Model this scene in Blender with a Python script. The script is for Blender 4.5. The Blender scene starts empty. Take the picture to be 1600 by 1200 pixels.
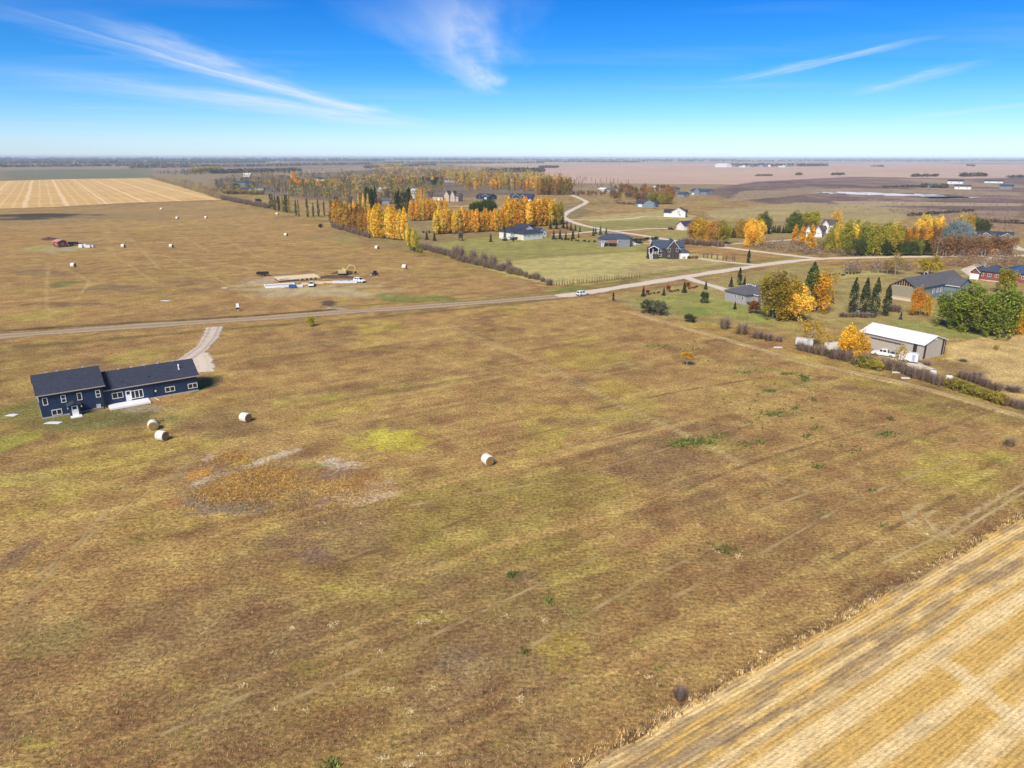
import bpy, bmesh, math, random
import numpy as np
from mathutils import Vector, Matrix

# ------------------------------------------------------------------ camera
F = 1109.0; CAMZ = 48.0; PITCH = math.radians(17.72); ROLL = math.radians(0.12)
SC = bpy.context.scene
COL = SC.collection
cp, sp = math.cos(PITCH), math.sin(PITCH)
FW = np.array([0, cp, -sp]); UP0 = np.array([0, sp, cp]); RT0 = np.array([1.0, 0, 0])
RT = RT0*math.cos(ROLL)+UP0*math.sin(ROLL); UP = UP0*math.cos(ROLL)-RT0*math.sin(ROLL)
cd = bpy.data.cameras.new('drone_camera'); cam = bpy.data.objects.new('drone_camera', cd); COL.objects.link(cam)
cd.sensor_width = 36; cd.lens = 36*F/1600; cd.clip_start = 0.5; cd.clip_end = 120000
cam.matrix_world = Matrix(((RT[0], UP[0], -FW[0], 0), (RT[1], UP[1], -FW[1], 0), (RT[2], UP[2], -FW[2], CAMZ), (0, 0, 0, 1)))
SC.camera = cam
# ------------------------------------------------------------------ light
SUN_EL = math.radians(44); SUN_AZ = math.radians(205)      # azimuth clockwise from +Y: sun behind the viewer, to the left
SKY_STR = 0.072; SUN_STR = 4.0; EXPOSURE = 0.42
wd = bpy.data.worlds.new('World'); SC.world = wd; wd.use_nodes = True
wn = wd.node_tree.nodes; wl = wd.node_tree.links; wn.clear()

def nd(tree, typ, **kw):
    n = tree.nodes.new(typ)
    for k, v in kw.items():
        if k == 'ins':
            for a, b in v.items(): n.inputs[a].default_value = b
        else: setattr(n, k, v)
    return n

def build_world():
    t = wd.node_tree
    out = nd(t, 'ShaderNodeOutputWorld'); bg = nd(t, 'ShaderNodeBackground', ins={'Strength': SKY_STR})
    sky = nd(t, 'ShaderNodeTexSky', sky_type='NISHITA', sun_disc=False)
    sky.sun_elevation = SUN_EL; sky.sun_rotation = SUN_AZ
    sky.altitude = 600; sky.air_density = 1.0; sky.dust_density = 0.3; sky.ozone_density = 3.0
    tc = nd(t, 'ShaderNodeTexCoord'); sep = nd(t, 'ShaderNodeSeparateXYZ'); t.links.new(tc.outputs['Generated'], sep.inputs[0])
    # clear autumn air: the low sky turns from pale to deep blue quickly
    ramp = nd(t, 'ShaderNodeValToRGB'); t.links.new(sep.outputs['Z'], ramp.inputs[0])
    cr = ramp.color_ramp; cr.elements[0].position = 0.0; cr.elements[0].color = (1.0, 1.24, 1.8, 1)
    cr.elements[1].position = 1.0; cr.elements[1].color = (0.5, 0.8, 1.0, 1)
    for p, c in ((0.02, (0.92, 1.22, 1.75, 1)), (0.06, (0.52, 1.0, 1.6, 1)), (0.11, (0.20, 0.76, 1.45, 1)), (0.19, (0.06, 0.60, 1.36, 1)), (0.45, (0.30, 0.66, 1, 1))):
        e = cr.elements.new(p); e.color = c
    mul = nd(t, 'ShaderNodeMixRGB', blend_type='MULTIPLY', ins={'Fac': 1.0})
    t.links.new(sky.outputs[0], mul.inputs[1]); t.links.new(ramp.outputs[0], mul.inputs[2])
    # thin cirrus, laid out on a high plane: direction / elevation
    mx = nd(t, 'ShaderNodeMath', operation='MAXIMUM', ins={1: 0.012}); t.links.new(sep.outputs['Z'], mx.inputs[0])
    dx = nd(t, 'ShaderNodeMath', operation='DIVIDE'); t.links.new(sep.outputs['X'], dx.inputs[0]); t.links.new(mx.outputs[0], dx.inputs[1])
    dy = nd(t, 'ShaderNodeMath', operation='DIVIDE'); t.links.new(sep.outputs['Y'], dy.inputs[0]); t.links.new(mx.outputs[0], dy.inputs[1])
    cmb = nd(t, 'ShaderNodeCombineXYZ'); t.links.new(dx.outputs[0], cmb.inputs[0]); t.links.new(dy.outputs[0], cmb.inputs[1])

    def math2(op, a, b=None, c=None):
        n = nd(t, 'ShaderNodeMath', operation=op)
        for i, v in enumerate((a, b, c)):
            if v is None: continue
            if hasattr(v, 'is_output'): t.links.new(v, n.inputs[i])
            else: n.inputs[i].default_value = v
        return n.outputs[0]
    # wispy fibre noise stretched along one direction
    def fibre(ang, sx, sy, scale, det):
        mp = nd(t, 'ShaderNodeMapping'); mp.inputs['Rotation'].default_value = (0, 0, ang); mp.inputs['Scale'].default_value = (sx, sy, 1)
        t.links.new(cmb.outputs[0], mp.inputs[0])
        nz = nd(t, 'ShaderNodeTexNoise', ins={'Scale': scale, 'Detail': det, 'Roughness': 0.6, 'Distortion': 0.0})
        t.links.new(mp.outputs[0], nz.inputs['Vector']); return nz.outputs[0]
    # streaks: each is a soft band around a line through two sky points given as (x/z, y/z)
    def band(p, q, w0, w1, amt, fade=0.25):
        dxv, dyv = q[0]-p[0], q[1]-p[1]; L = math.hypot(dxv, dyv); ux, uy = dxv/L, dyv/L
        s = math2('ADD', math2('MULTIPLY', dx.outputs[0], ux), math2('MULTIPLY_ADD', dy.outputs[0], uy, -(p[0]*ux+p[1]*uy)))
        sd_ = math2('ADD', math2('MULTIPLY', dx.outputs[0], -uy), math2('MULTIPLY_ADD', dy.outputs[0], ux, p[0]*uy-p[1]*ux))
        cv = nd(t, 'ShaderNodeCombineXYZ'); t.links.new(math2('MULTIPLY', s, .55/max(L*.12, .3)), cv.inputs[0]); t.links.new(math2('MULTIPLY', sd_, 2.6/max(w0, w1)), cv.inputs[1]); cv.inputs[2].default_value = amt*37
        nz_ = nd(t, 'ShaderNodeTexNoise', ins={'Scale': 1.0, 'Detail': 4.0, 'Roughness': .55}); t.links.new(cv.outputs[0], nz_.inputs['Vector'])
        d = math2('ABSOLUTE', math2('ADD', sd_, math2('MULTIPLY_ADD', nz_.outputs[0], 1.0*max(w0, w1), -.5*max(w0, w1))))
        sn = math2('DIVIDE', s, L)
        w = math2('MAXIMUM', math2('MULTIPLY_ADD', sn, w1-w0, w0), 0.02)
        a = math2('SUBTRACT', 1.0, math2('DIVIDE', d, w)); a = math2('MAXIMUM', a, 0.0)
        e0 = math2('MINIMUM', math2('MAXIMUM', math2('DIVIDE', sn, fade), 0.0), 1.0)
        e1 = math2('MINIMUM', math2('MAXIMUM', math2('DIVIDE', math2('SUBTRACT', 1.0, sn), fade), 0.0), 1.0)
        a = math2('MULTIPLY', math2('POWER', a, 1.8), math2('MULTIPLY', e0, e1))
        return math2('MULTIPLY', math2('MULTIPLY', a, math2('MULTIPLY_ADD', nz_.outputs[0], 1.5, .2)), amt)
    def SP(px, py):
        d = FW+RT*((px-800)/F)-UP*((py-600)/F); return d[0]/d[2], d[1]/d[2]
    tot = None
    for a, b, w0, w1, amt in ((SP(-60, 0), SP(600, 184), 0.3, 1.2, 0.72), (SP(90, 10), SP(440, 140), 0.5, 0.9, 0.45), (SP(-80, 90), SP(640, 200), 1.3, 3.0, 0.5),
                              (SP(640, -60), SP(765, 150), 0.95, 0.3, 0.55), (SP(1130, 130), SP(1480, 52), 0.5, 0.12, 0.4),
                              (SP(1330, 150), SP(1560, 88), 0.6, 0.3, 0.28), (SP(1200, 120), SP(1400, 72), 0.22, 0.1, 0.35), (SP(1380, 190), SP(1700, 150), 0.8, 0.8, 0.25)):
        v = band(a, b, w0, w1, amt); tot = v if tot is None else math2('MAXIMUM', tot, v)
    f2 = fibre(1.2, 0.5, 1.4, 0.3, 3)
    veil = math2('MULTIPLY', math2('MAXIMUM', math2('SUBTRACT', f2, 0.52), 0.0), 0.5)
    tot = math2('MINIMUM', math2('ADD', tot, veil), 0.9)
    cl = nd(t, 'ShaderNodeMixRGB', blend_type='MIX'); t.links.new(tot, cl.inputs[0]); t.links.new(mul.outputs[0], cl.inputs[1])
    cl.inputs[2].default_value = (8.6, 9.3, 10.2, 1)
    t.links.new(cl.outputs[0], bg.inputs[0]); t.links.new(bg.outputs[0], out.inputs[0])
build_world()
wd.cycles.sampling_method = 'MANUAL'; wd.cycles.sample_map_resolution = 256
sd = bpy.data.lights.new('sun', 'SUN'); sd.energy = SUN_STR; sd.angle = math.radians(20); sd.color = (1.0, 0.91, 0.79)
so = bpy.data.objects.new('sun', sd); COL.objects.link(so)
sdir = Vector((math.sin(SUN_AZ)*math.cos(SUN_EL), math.cos(SUN_AZ)*math.cos(SUN_EL), math.sin(SUN_EL)))
so.rotation_euler = sdir.to_track_quat('Z', 'Y').to_euler(); so.location = (0, 0, 200)
vs = SC.view_settings; vs.view_transform = 'Standard'; vs.look = 'None'; vs.gamma = 1; vs.use_curve_mapping = False; vs.exposure = EXPOSURE
try:
    SC.cycles.volume_bounces = 1; SC.cycles.max_bounces = 6; SC.cycles.transparent_max_bounces = 12
except Exception: pass

# ------------------------------------------------------------------ helpers
def ray(px, py): return FW+RT*((px-800)/F)-UP*((py-600)/F)
def G(px, py, z=0.0):
    """ground point seen at a pixel of the photograph"""
    d = ray(px, py); t = (z-CAMZ)/d[2]; return Vector((d[0]*t, d[1]*t, z))
def depth_at(p): return float(np.dot(np.array([p[0], p[1], (p[2] if len(p) > 2 else 0)-CAMZ]), FW))
def mpp(p): return depth_at(p)/F                       # metres per photo pixel at a point
def tag(o, label=None, cat=None, group=None, kind=None):
    if label: o['label'] = label
    if cat: o['category'] = cat
    if group: o['group'] = group
    if kind: o['kind'] = kind
    return o
def empty(name, loc=(0, 0, 0), rz=0.0):
    o = bpy.data.objects.new(name, None); COL.objects.link(o); o.location = loc; o.rotation_euler = (0, 0, rz); o.empty_display_size = 0.5
    return o

class MB:
    """collects geometry for one mesh object"""
    def __init__(s): s.v = []; s.f = []; s.m = []
    def face(s, pts, mi=0):
        b = len(s.v); s.v.extend([tuple(p) for p in pts]); s.f.append(tuple(range(b, b+len(pts)))); s.m.append(mi)
    def mesh(s, vs_, fs_, mi=0):
        b = len(s.v); s.v.extend([tuple(p) for p in vs_])
        for f in fs_: s.f.append(tuple(i+b for i in f)); s.m.append(mi)
    def box(s, x0, x1, y0, y1, z0, z1, mi=0):
        s.mesh([(x0, y0, z0), (x1, y0, z0), (x1, y1, z0), (x0, y1, z0), (x0, y0, z1), (x1, y0, z1), (x1, y1, z1), (x0, y1, z1)],
               [(3, 2, 1, 0), (4, 5, 6, 7), (0, 1, 5, 4), (1, 2, 6, 5), (2, 3, 7, 6), (3, 0, 4, 7)], mi)
    def prism(s, poly, axis, a0, a1, mi=0):
        """extrude a polygon [(u,w)] along axis 'x' (u=y,w=z) or 'y' (u=x,w=z) or 'z' (u=x,w=y)"""
        def P3(u, w, a): return (a, u, w) if axis == 'x' else ((u, a, w) if axis == 'y' else (u, w, a))
        n = len(poly); vv = [P3(u, w, a0) for u, w in poly]+[P3(u, w, a1) for u, w in poly]
        ff = [tuple(range(n-1, -1, -1)), tuple(range(n, 2*n))]+[(i, (i+1) % n, n+(i+1) % n, n+i) for i in range(n)]
        s.mesh(vv, ff, mi)
    def tube(s, p, q, r0, r1=None, n=6, mi=0, cap=True):
        p = Vector(p); q = Vector(q); r1 = r0 if r1 is None else r1; d = (q-p)
        if d.length < 1e-6: return
        d.normalize(); a = d.orthogonal().normalized(); b = d.cross(a)
        vv = []
        for c, r in ((p, r0), (q, r1)):
            for i in range(n):
                t = 2*math.pi*i/n; vv.append(c+a*(r*math.cos(t))+b*(r*math.sin(t)))
        ff = [(i, (i+1) % n, n+(i+1) % n, n+i) for i in range(n)]
        if cap: ff += [tuple(range(n-1, -1, -1)), tuple(range(n, 2*n))]
        s.mesh(vv, ff, mi)
    def build(s, name, mats, parent=None, smooth=False):
        me = bpy.data.meshes.new(name); me.from_pydata(s.v, [], s.f); me.update()
        for m in (mats if isinstance(mats, (list, tuple)) else [mats]): me.materials.append(m)
        if any(s.m): me.polygons.foreach_set('material_index', s.m)
        bm = bmesh.new(); bm.from_mesh(me); bmesh.ops.recalc_face_normals(bm, faces=bm.faces); bm.to_mesh(me); bm.free()
        if smooth: me.polygons.foreach_set('use_smooth', [True]*len(me.polygons))
        o = bpy.data.objects.new(name, me); COL.objects.link(o)
        if parent: o.parent = parent
        return o
def copy_tree(o, parent=None):
    c = o.copy(); COL.objects.link(c)
    if parent: c.parent = parent
    for ch in o.children: copy_tree(ch, c)
    return c
def np_mesh(name, verts, faces, mat, attr=None, parent=None):
    """mesh from numpy arrays; faces (n,3) or (n,4); attr: per-vertex RGB"""
    me = bpy.data.meshes.new(name); nv = len(verts); nf, k = faces.shape
    me.vertices.add(nv); me.vertices.foreach_set('co', np.ascontiguousarray(verts, dtype=np.float32).ravel())
    me.loops.add(nf*k); me.loops.foreach_set('vertex_index', np.ascontiguousarray(faces, dtype=np.int32).ravel())
    me.polygons.add(nf); me.polygons.foreach_set('loop_start', np.arange(0, nf*k, k, dtype=np.int32))
    me.update(calc_edges=True); me.validate()
    if attr is not None:
        a = me.attributes.new('Col', 'FLOAT_COLOR', 'POINT'); c = np.ones((nv, 4), np.float32); c[:, :3] = attr; a.data.foreach_set('color', c.ravel())
    me.materials.append(mat); o = bpy.data.objects.new(name, me); COL.objects.link(o)
    if parent: o.parent = parent
    return o

# numpy value noise
def _h(i, j, s):
    n = (i*374761393+j*668265263+s*1442695041) & 0xffffffff
    n = ((n ^ (n >> 13))*1274126177) & 0xffffffff
    return ((n ^ (n >> 16)) & 0xffff)/65535.0
def vnoise(x, y, s=0):
    xi = np.floor(x).astype(np.int64); yi = np.floor(y).astype(np.int64); fx = x-xi; fy = y-yi
    fx = fx*fx*(3-2*fx); fy = fy*fy*(3-2*fy)
    a = _h(xi, yi, s); b = _h(xi+1, yi, s); c = _h(xi, yi+1, s); d = _h(xi+1, yi+1, s)
    return (a*(1-fx)+b*fx)*(1-fy)+(c*(1-fx)+d*fx)*fy
def fbm(x, y, s=0, o=4):
    t = 0; a = 0.5; n = 0
    for k in range(o): t = t+a*vnoise(x, y, s+k*17); n += a; a *= 0.5; x = x*2.03+3.1; y = y*2.03+1.7
    return t/n
def inpoly(x, y, poly):
    r = np.zeros(x.shape, bool); n = len(poly)
    for i in range(n):
        x0, y0 = poly[i][:2]; x1, y1 = poly[(i+1) % n][:2]
        if y0 == y1: continue
        c = ((y0 > y) != (y1 > y)) & (x < (x1-x0)*(y-y0)/(y1-y0)+x0); r ^= c
    return r
def polydist(x, y, pts):
    d = np.full(x.shape, 1e9)
    for (x0, y0), (x1, y1) in zip([p[:2] for p in pts[:-1]], [p[:2] for p in pts[1:]]):
        ex, ey = x1-x0, y1-y0; L = ex*ex+ey*ey+1e-9
        t = np.clip(((x-x0)*ex+(y-y0)*ey)/L, 0, 1); d = np.minimum(d, np.hypot(x-x0-t*ex, y-y0-t*ey))
    return d

# ------------------------------------------------------------------ materials
MATS = {}
def mat_plain(name, col, rough=0.7, metal=0.0, noise=0.12, scale=3.0, bump=0.0, spec=0.3):
    if name in MATS: return MATS[name]
    m = bpy.data.materials.new(name); m.use_nodes = True; t = m.node_tree; b = t.nodes['Principled BSDF']
    b.inputs['Roughness'].default_value = rough; b.inputs['Metallic'].default_value = metal; b.inputs['Specular IOR Level'].default_value = spec
    tc = nd(t, 'ShaderNodeTexCoord'); nz = nd(t, 'ShaderNodeTexNoise', ins={'Scale': scale, 'Detail': 5.0, 'Roughness': 0.65})
    t.links.new(tc.outputs['Object'], nz.inputs['Vector'])
    mr = nd(t, 'ShaderNodeMapRange', ins={1: 0.25, 2: 0.75, 3: 1-noise, 4: 1+noise}); t.links.new(nz.outputs[0], mr.inputs[0])
    mu = nd(t, 'ShaderNodeMixRGB', blend_type='MULTIPLY', ins={'Fac': 1.0, 1: (*col, 1)}); t.links.new(mr.outputs[0], mu.inputs[2])
    t.links.new(mu.outputs[0], b.inputs['Base Color'])
    if bump:
        bp = nd(t, 'ShaderNodeBump', ins={'Strength': bump, 'Distance': 0.05}); t.links.new(nz.outputs[0], bp.inputs['Height']); t.links.new(bp.outputs[0], b.inputs['Normal'])
    MATS[name] = m; return m
def mat_siding(name, col, pitch=0.2, vertical=False):
    """lap siding or ribbed sheet metal: fine relief lines"""
    if name in MATS: return MATS[name]
    m = mat_plain(name, col, 0.6, 0, 0.08, 1.5); t = m.node_tree; b = t.nodes['Principled BSDF']
    tc = nd(t, 'ShaderNodeTexCoord'); sx = nd(t, 'ShaderNodeSeparateXYZ'); t.links.new(tc.outputs['Object'], sx.inputs[0])
    src = sx.outputs['Z']
    if vertical:
        ad = nd(t, 'ShaderNodeMath', operation='ADD'); t.links.new(sx.outputs['X'], ad.inputs[0]); t.links.new(sx.outputs['Y'], ad.inputs[1]); src = ad.outputs[0]
    dv = nd(t, 'ShaderNodeMath', operation='DIVIDE', ins={1: pitch}); t.links.new(src, dv.inputs[0])
    fr = nd(t, 'ShaderNodeMath', operation='FRACT'); t.links.new(dv.outputs[0], fr.inputs[0])
    bp = nd(t, 'ShaderNodeBump', ins={'Strength': 0.6, 'Distance': 0.03}); t.links.new(fr.outputs[0], bp.inputs['Height']); t.links.new(bp.outputs[0], b.inputs['Normal'])
    return m
def mat_shingle(name, col):
    if name in MATS: return MATS[name]
    m = mat_plain(name, col, 0.85, 0, 0.3, 2.2, 0.4); t = m.node_tree; b = t.nodes['Principled BSDF']
    old = b.inputs['Base Color'].links[0].from_socket
    tc = nd(t, 'ShaderNodeTexCoord'); br = nd(t, 'ShaderNodeTexBrick', ins={'Scale': 1.0, 'Color1': (1, 1, 1, 1), 'Color2': (0.72, 0.74, 0.78, 1), 'Mortar': (0.5, 0.5, 0.5, 1), 'Mortar Size': 0.01, 'Brick Width': 0.9, 'Row Height': 0.3})
    t.links.new(tc.outputs['Object'], br.inputs['Vector'])
    mu = nd(t, 'ShaderNodeMixRGB', blend_type='MULTIPLY', ins={'Fac': 0.6}); t.links.new(old, mu.inputs[1]); t.links.new(br.outputs[0], mu.inputs[2]); t.links.new(mu.outputs[0], b.inputs['Base Color'])
    return m
def mat_glass(name='window_glass', col=(0.02, 0.025, 0.03)):
    if name in MATS: return MATS[name]
    m = mat_plain(name, col, 0.08, 0, 0.2, 0.7, 0, 0.6); return m
# ------------------------------------------------------------------ ground sheet
def xy(pts): return [tuple(G(*p)[:2]) for p in pts]
U = np.array([0.855, 0.518]); V = np.array([0.518, -0.855])         # the survey grid the roads, hedges and mowing follow

def build_ground():
    rows = [-3000, -800, -200, -50, 0, 20]; d = 26.0
    while d < 60000:
        rows.append(d); d += max(0.75, d*d/(48*1109)*0.62)
    ys = np.array(rows+[70000.0])
    xs = [0.0]; s = 0.75
    while xs[-1] < 60000:
        if xs[-1] > 190: s *= 1.022
        xs.append(xs[-1]+s)
    xs = np.array(xs); xs = np.concatenate([-xs[:0:-1], xs])
    X, Y = np.meshgrid(xs, ys); x = X.ravel(); y = Y.ravel()
    far = np.clip((np.hypot(x, y)-250)/600, 0, 1)
    a = x*U[0]+y*U[1]; b = x*V[0]+y*V[1]                               # along / across the mowing
    C = np.empty((x.size, 3))
    def c3(*c): return np.array(c)
    STRAW = c3(.40, .275, .105); BROWN = c3(.225, .138, .062); OLIVE = c3(.245, .195, .052); PURP = c3(.225, .145, .078); YEL = c3(.40, .33, .07); ORNG = c3(.42, .235, .058)
    GREEN = c3(.15, .185, .045)
    def mix(m, col, k=1.0):
        m = np.clip(m*k, 0, 1)[:, None]; C[:] = C*(1-m)+col*m
    def ss(v, lo, hi): t = np.clip((v-lo)/(hi-lo), 0, 1); return t*t*(3-2*t)
    C[:] = c3(.345, .22, .086)
    n1 = fbm(x/46, y/46, 1, 4); n2 = fbm(a/38, b/13, 2, 4); n3 = fbm(a/9+5, b/2.6, 3, 4); n4 = fbm(x/7, y/7, 4, 4); n5 = fbm(x/1.9, y/1.9, 5, 3)
    mix(ss(n1, .5, .72), OLIVE, .75); mix(ss(n2, .53, .72), BROWN, .8); mix(ss(fbm(a/60+9, b/18, 7, 4), .54, .74), STRAW, .8)
    mix(ss(fbm(x/24, y/24, 8, 4), .60, .76), PURP, .8); mix(ss(fbm(x/19+40, y/19, 9, 4), .62, .76), YEL, .5)
    mix(ss(n4, .56, .74), BROWN*.9, .6); mix(ss(n4, .42, .2), STRAW, .4)
    # mowing streaks and swath lines
    st = vnoise(b/0.9+0.6*fbm(a/30, b/30, 11, 2)*4, a/70, 12); mix(ss(st, .62, .95)*ss(fbm(a/25, b/9, 13, 3), .4, .65), STRAW*1.12, .7)
    st2 = vnoise(b/1.6+40, a/55, 14); mix(ss(st2, .66, .95)*ss(fbm(a/20+7, b/8, 15, 3), .42, .66), BROWN*.85, .65)
    mix(ss(n3, .55, .8), STRAW, .35); mix(ss(n3, .45, .2), BROWN, .4)
    C *= (0.80+0.4*n5)[:, None]
    # ------- named patches, given where the photograph shows them
    def ell(px, py, rx, ry, col, k=.8, rough=.55, ang=0.0, sc=None):
        c = G(px, py); ex = (G(px+rx, py)-c).length; ey = (G(px, py-ry)-G(px, py+ry)).length/2
        sc = sc or max(ex, ey)/3.0
        sel = (np.abs(x-c.x) < 2.2*max(ex, ey)) & (np.abs(y-c.y) < 2.2*max(ex, ey)); i = np.nonzero(sel)[0]
        dx, dy = x[i]-c.x, y[i]-c.y; ca, sa = math.cos(ang), math.sin(ang); u = dx*ca+dy*sa; w = -dx*sa+dy*ca
        r = np.hypot(u/ex, w/ey)+(fbm(x[i]/sc, y[i]/sc, int(px) % 91, 4)-.5)*2*rough
        m = ss(r, 1.05, .6)*k; m = np.clip(m, 0, 1)[:, None]; C[i] = C[i]*(1-m)+np.array(col)*m
    def line(pts, w, col, k=.7, wob=.35, br=.5):
        p = xy(pts); px_ = [q[0] for q in p]; py_ = [q[1] for q in p]; w_ = w*3+4
        i = np.nonzero((x > min(px_)-w_) & (x < max(px_)+w_) & (y > min(py_)-w_) & (y < max(py_)+w_))[0]
        d_ = polydist(x[i]+(vnoise(x[i]/6, y[i]/6, 31)-.5)*wob*3, y[i]+(vnoise(x[i]/6+9, y[i]/6, 32)-.5)*wob*3, p)
        m = ss(d_, w, w*.35)*k*(1-br+br*2*vnoise(x[i]/3.5, y[i]/3.5, 33)); m = np.clip(m, 0, 1)[:, None]; C[i] = C[i]*(1-m)+np.array(col)*m
    def region(pts, col, k=1.0, warp=1.0, vary=.16, sc=12.0, world=False):
        p = pts if world else xy(pts); qx = [q[0] for q in p]; qy = [q[1] for q in p]
        i = np.nonzero((x > min(qx)-9*warp) & (x < max(qx)+9*warp) & (y > min(qy)-9*warp) & (y < max(qy)+9*warp))[0]
        m = np.zeros(i.size)
        for s_ in range(3):
            wx = (fbm(x[i]/(3*warp), y[i]/(3*warp), 50+s_, 2)-.5)*2.4*warp; wy = (fbm(x[i]/(3*warp)+7, y[i]/(3*warp), 60+s_, 2)-.5)*2.4*warp
            m += inpoly(x[i]+wx, y[i]+wy, p)/3.0
        cc = np.array(col)[None, :]*(1+vary*2*(fbm(x[i]/sc, y[i]/sc, 71, 4)-.5)+vary*1.2*(fbm(a[i]/sc/2, b[i]/sc*2.5, 72, 3)-.5))[:, None]
        m = (m*k)[:, None]; C[i] = C[i]*(1-m)+cc*m
    # far country first: dull fallow, pink harvested fields, marsh, blue-green crop
    m_far = ss(np.hypot(x, y), 900, 1500); mix(m_far, c3(.27, .205, .125), .85)
    region([(0, 262), (0, 251), (500, 251), (700, 262), (240, 272)], (.26, .19, .15), 1, 30, .3, 260)
    region([(0, 282), (0, 266), (235, 263), (232, 277)], (.17, .17, .105), 1, 6, .2, 60)
    region([(860, 286), (840, 256), (1000, 252), (1600, 252), (1700, 287), (1250, 289), (1130, 288)], (.50, .345, .26), 1, 12, .10, 180)
    region([(700, 258), (900, 252), (1000, 256), (830, 262)], (.46, .33, .24), 1, 14, .1, 200)
    region([(400, 268), (560, 261), (800, 262), (700, 275)], (.34, .25, .17), .8, 14, .2, 100)
    for k in range(26):                                                     # strips of fields towards the horizon
        rr = random.Random(k*7+1); yy = 250.6+rr.random()*7; xx = rr.random()*1700-50; w = 120+rr.random()*420; hh = .3+rr.random()*.9
        region([(xx, yy+hh), (xx+20, yy-hh), (xx+w, yy-hh), (xx+w-15, yy+hh)], [(.5, .37, .25), (.2, .2, .12), (.42, .3, .2), (.15, .13, .1)][k % 4], .8, 30, .1, 300)
    region([(1080, 300), (1180, 284), (1330, 276), (1500, 279), (1700, 276), (1700, 345), (1480, 335), (1330, 330), (1200, 318)], (.175, .115, .10), .95, 8, .35, 26)
    mm = np.zeros(x.size); pm = xy([(1100, 306), (1180, 284), (1330, 276), (1500, 279), (1700, 276), (1700, 350), (1480, 340), (1330, 332), (1180, 322)]); mm[inpoly(x, y, pm)] = 1.0
    mix(mm*ss(fbm(x/120, y/170, 301, 4), .5, .62), c3(.36, .265, .165), .8); mix(mm*ss(fbm(x/90+7, y/150, 302, 4), .56, .66), c3(.13, .085, .075), .8); mix(mm*ss(fbm(x/40+7, y/90, 303, 4), .58, .68), c3(.30, .20, .15), .7)
    region([(1130, 316), (1300, 300), (1600, 306), (1600, 300), (1330, 294), (1160, 298)], (.34, .25, .15), .8, 6, .25, 24)
    region([(1320, 322), (1600, 322), (1600, 318), (1300, 314)], (.42, .32, .19), .8, 3, .2, 24)
    region([(1100, 330), (1250, 316), (1370, 322), (1440, 328), (1400, 350), (1240, 345), (1120, 345)], (.37, .29, .13), .9, 6, .2, 30)
    region([(1380, 326), (1600, 330), (1600, 372), (1480, 352)], (.29, .2, .13), .85, 6, .35, 20)
    # the acreages
    region([(470, 372), (545, 340), (880, 320), (930, 330), (880, 352), (640, 392)], (.24, .185, .085), .9, 3, .25, 20)
    region([(640, 262), (880, 280), (890, 303), (800, 304), (690, 312), (560, 320), (440, 306), (340, 300), (330, 280)], (.16, .118, .085), .85, 10, .4, 36)
    region([(505, 372), (545, 366), (560, 386), (535, 382)], (.22, .25, .08), .8, 2, .1)
    region([(905, 340), (1040, 328), (1090, 338), (1060, 352), (930, 348)], (.40, .325, .13), .95, 3, .15, 14)
    region([(890, 352), (930, 346), (1060, 342), (1065, 352), (960, 362), (905, 364)], (.25, .24, .08), .9, 2, .15, 14)
    region([(1000, 365), (1070, 357), (1105, 370), (1060, 378), (1010, 374)], (.31, .27, .095), .9, 2, .12)
    region([(640, 385), (740, 372), (815, 366), (880, 374), (930, 372), (1010, 384), (1010, 394), (850, 402), (735, 413), (690, 398)], (.27, .255, .082), .95, 2, .16, 16)
    region([(740, 414), (850, 402), (1010, 393), (1130, 400), (1115, 418), (960, 440), (868, 446), (800, 432)], (.415, .365, .15), .95, 1.6, .12, 12)
    region([(985, 415), (1100, 400), (1180, 410), (1100, 425), (985, 442)], (.36, .275, .13), .75, 2, .14)
    line([(735, 414), (800, 407), (900, 399), (1010, 392)], 1.0, (.22, .16, .07), .8)
    region([(870, 445), (960, 440), (1100, 421), (1250, 402), (1250, 398), (1110, 416), (950, 436), (862, 447)], (.21, .20, .06), .8, 1.0, .3, 6)
    region([(600, 482), (860, 455), (900, 449), (1000, 433), (1000, 440), (900, 460), (700, 476)], (.20, .165, .055), .7, 1.5, .3, 6)
    region([(845, 452), (900, 446), (930, 448), (880, 457)], (.15, .21, .045), .7, 1.5, .2, 5)
    region([(955, 462), (1110, 438), (1250, 410), (1330, 420), (1600, 420), (1600, 520), (1480, 530), (1290, 510), (1250, 524), (1180, 512), (1060, 498), (985, 482)], (.31, .255, .10), .9, 2, .2, 9)
    region([(985, 470), (1090, 455), (1140, 470), (1240, 492), (1200, 506), (1120, 494), (1030, 488)], (.255, .265, .075), .85, 2, .18, 8)
    ell(1085, 487, 26, 7, (.17, .215, .05), .8); ell(1150, 480, 40, 7, (.22, .25, .06), .6)
    region([(1385, 497), (1560, 520), (1570, 533), (1500, 528), (1400, 510)], (.235, .25, .075), .85, 2, .15, 8)
    region([(1482, 536), (1570, 524), (1700, 520), (1700, 610), (1590, 628), (1545, 600), (1500, 570), (1478, 560)], (.52, .385, .17), .95, 1.5, .22, 7)
    region([(1455, 566), (1500, 560), (1545, 580), (1520, 596), (1470, 585)], (.27, .19, .09), .85, 2, .2, 5)
    region([(1300, 425), (1420, 418), (1390, 430), (1310, 436)], (.37, .32, .12), .8, 2, .1)
    region([(1110, 352), (1250, 345), (1400, 380), (1600, 385), (1600, 402), (1250, 398), (1090, 372)], (.27, .215, .10), .8, 2, .25, 12)
    # back pasture beyond the track
    region([(0, 522), (400, 494), (890, 457), (640, 395), (345, 316), (90, 326), (-100, 330)], (.355, .228, .095), .5, 6, .25, 14)
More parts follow.
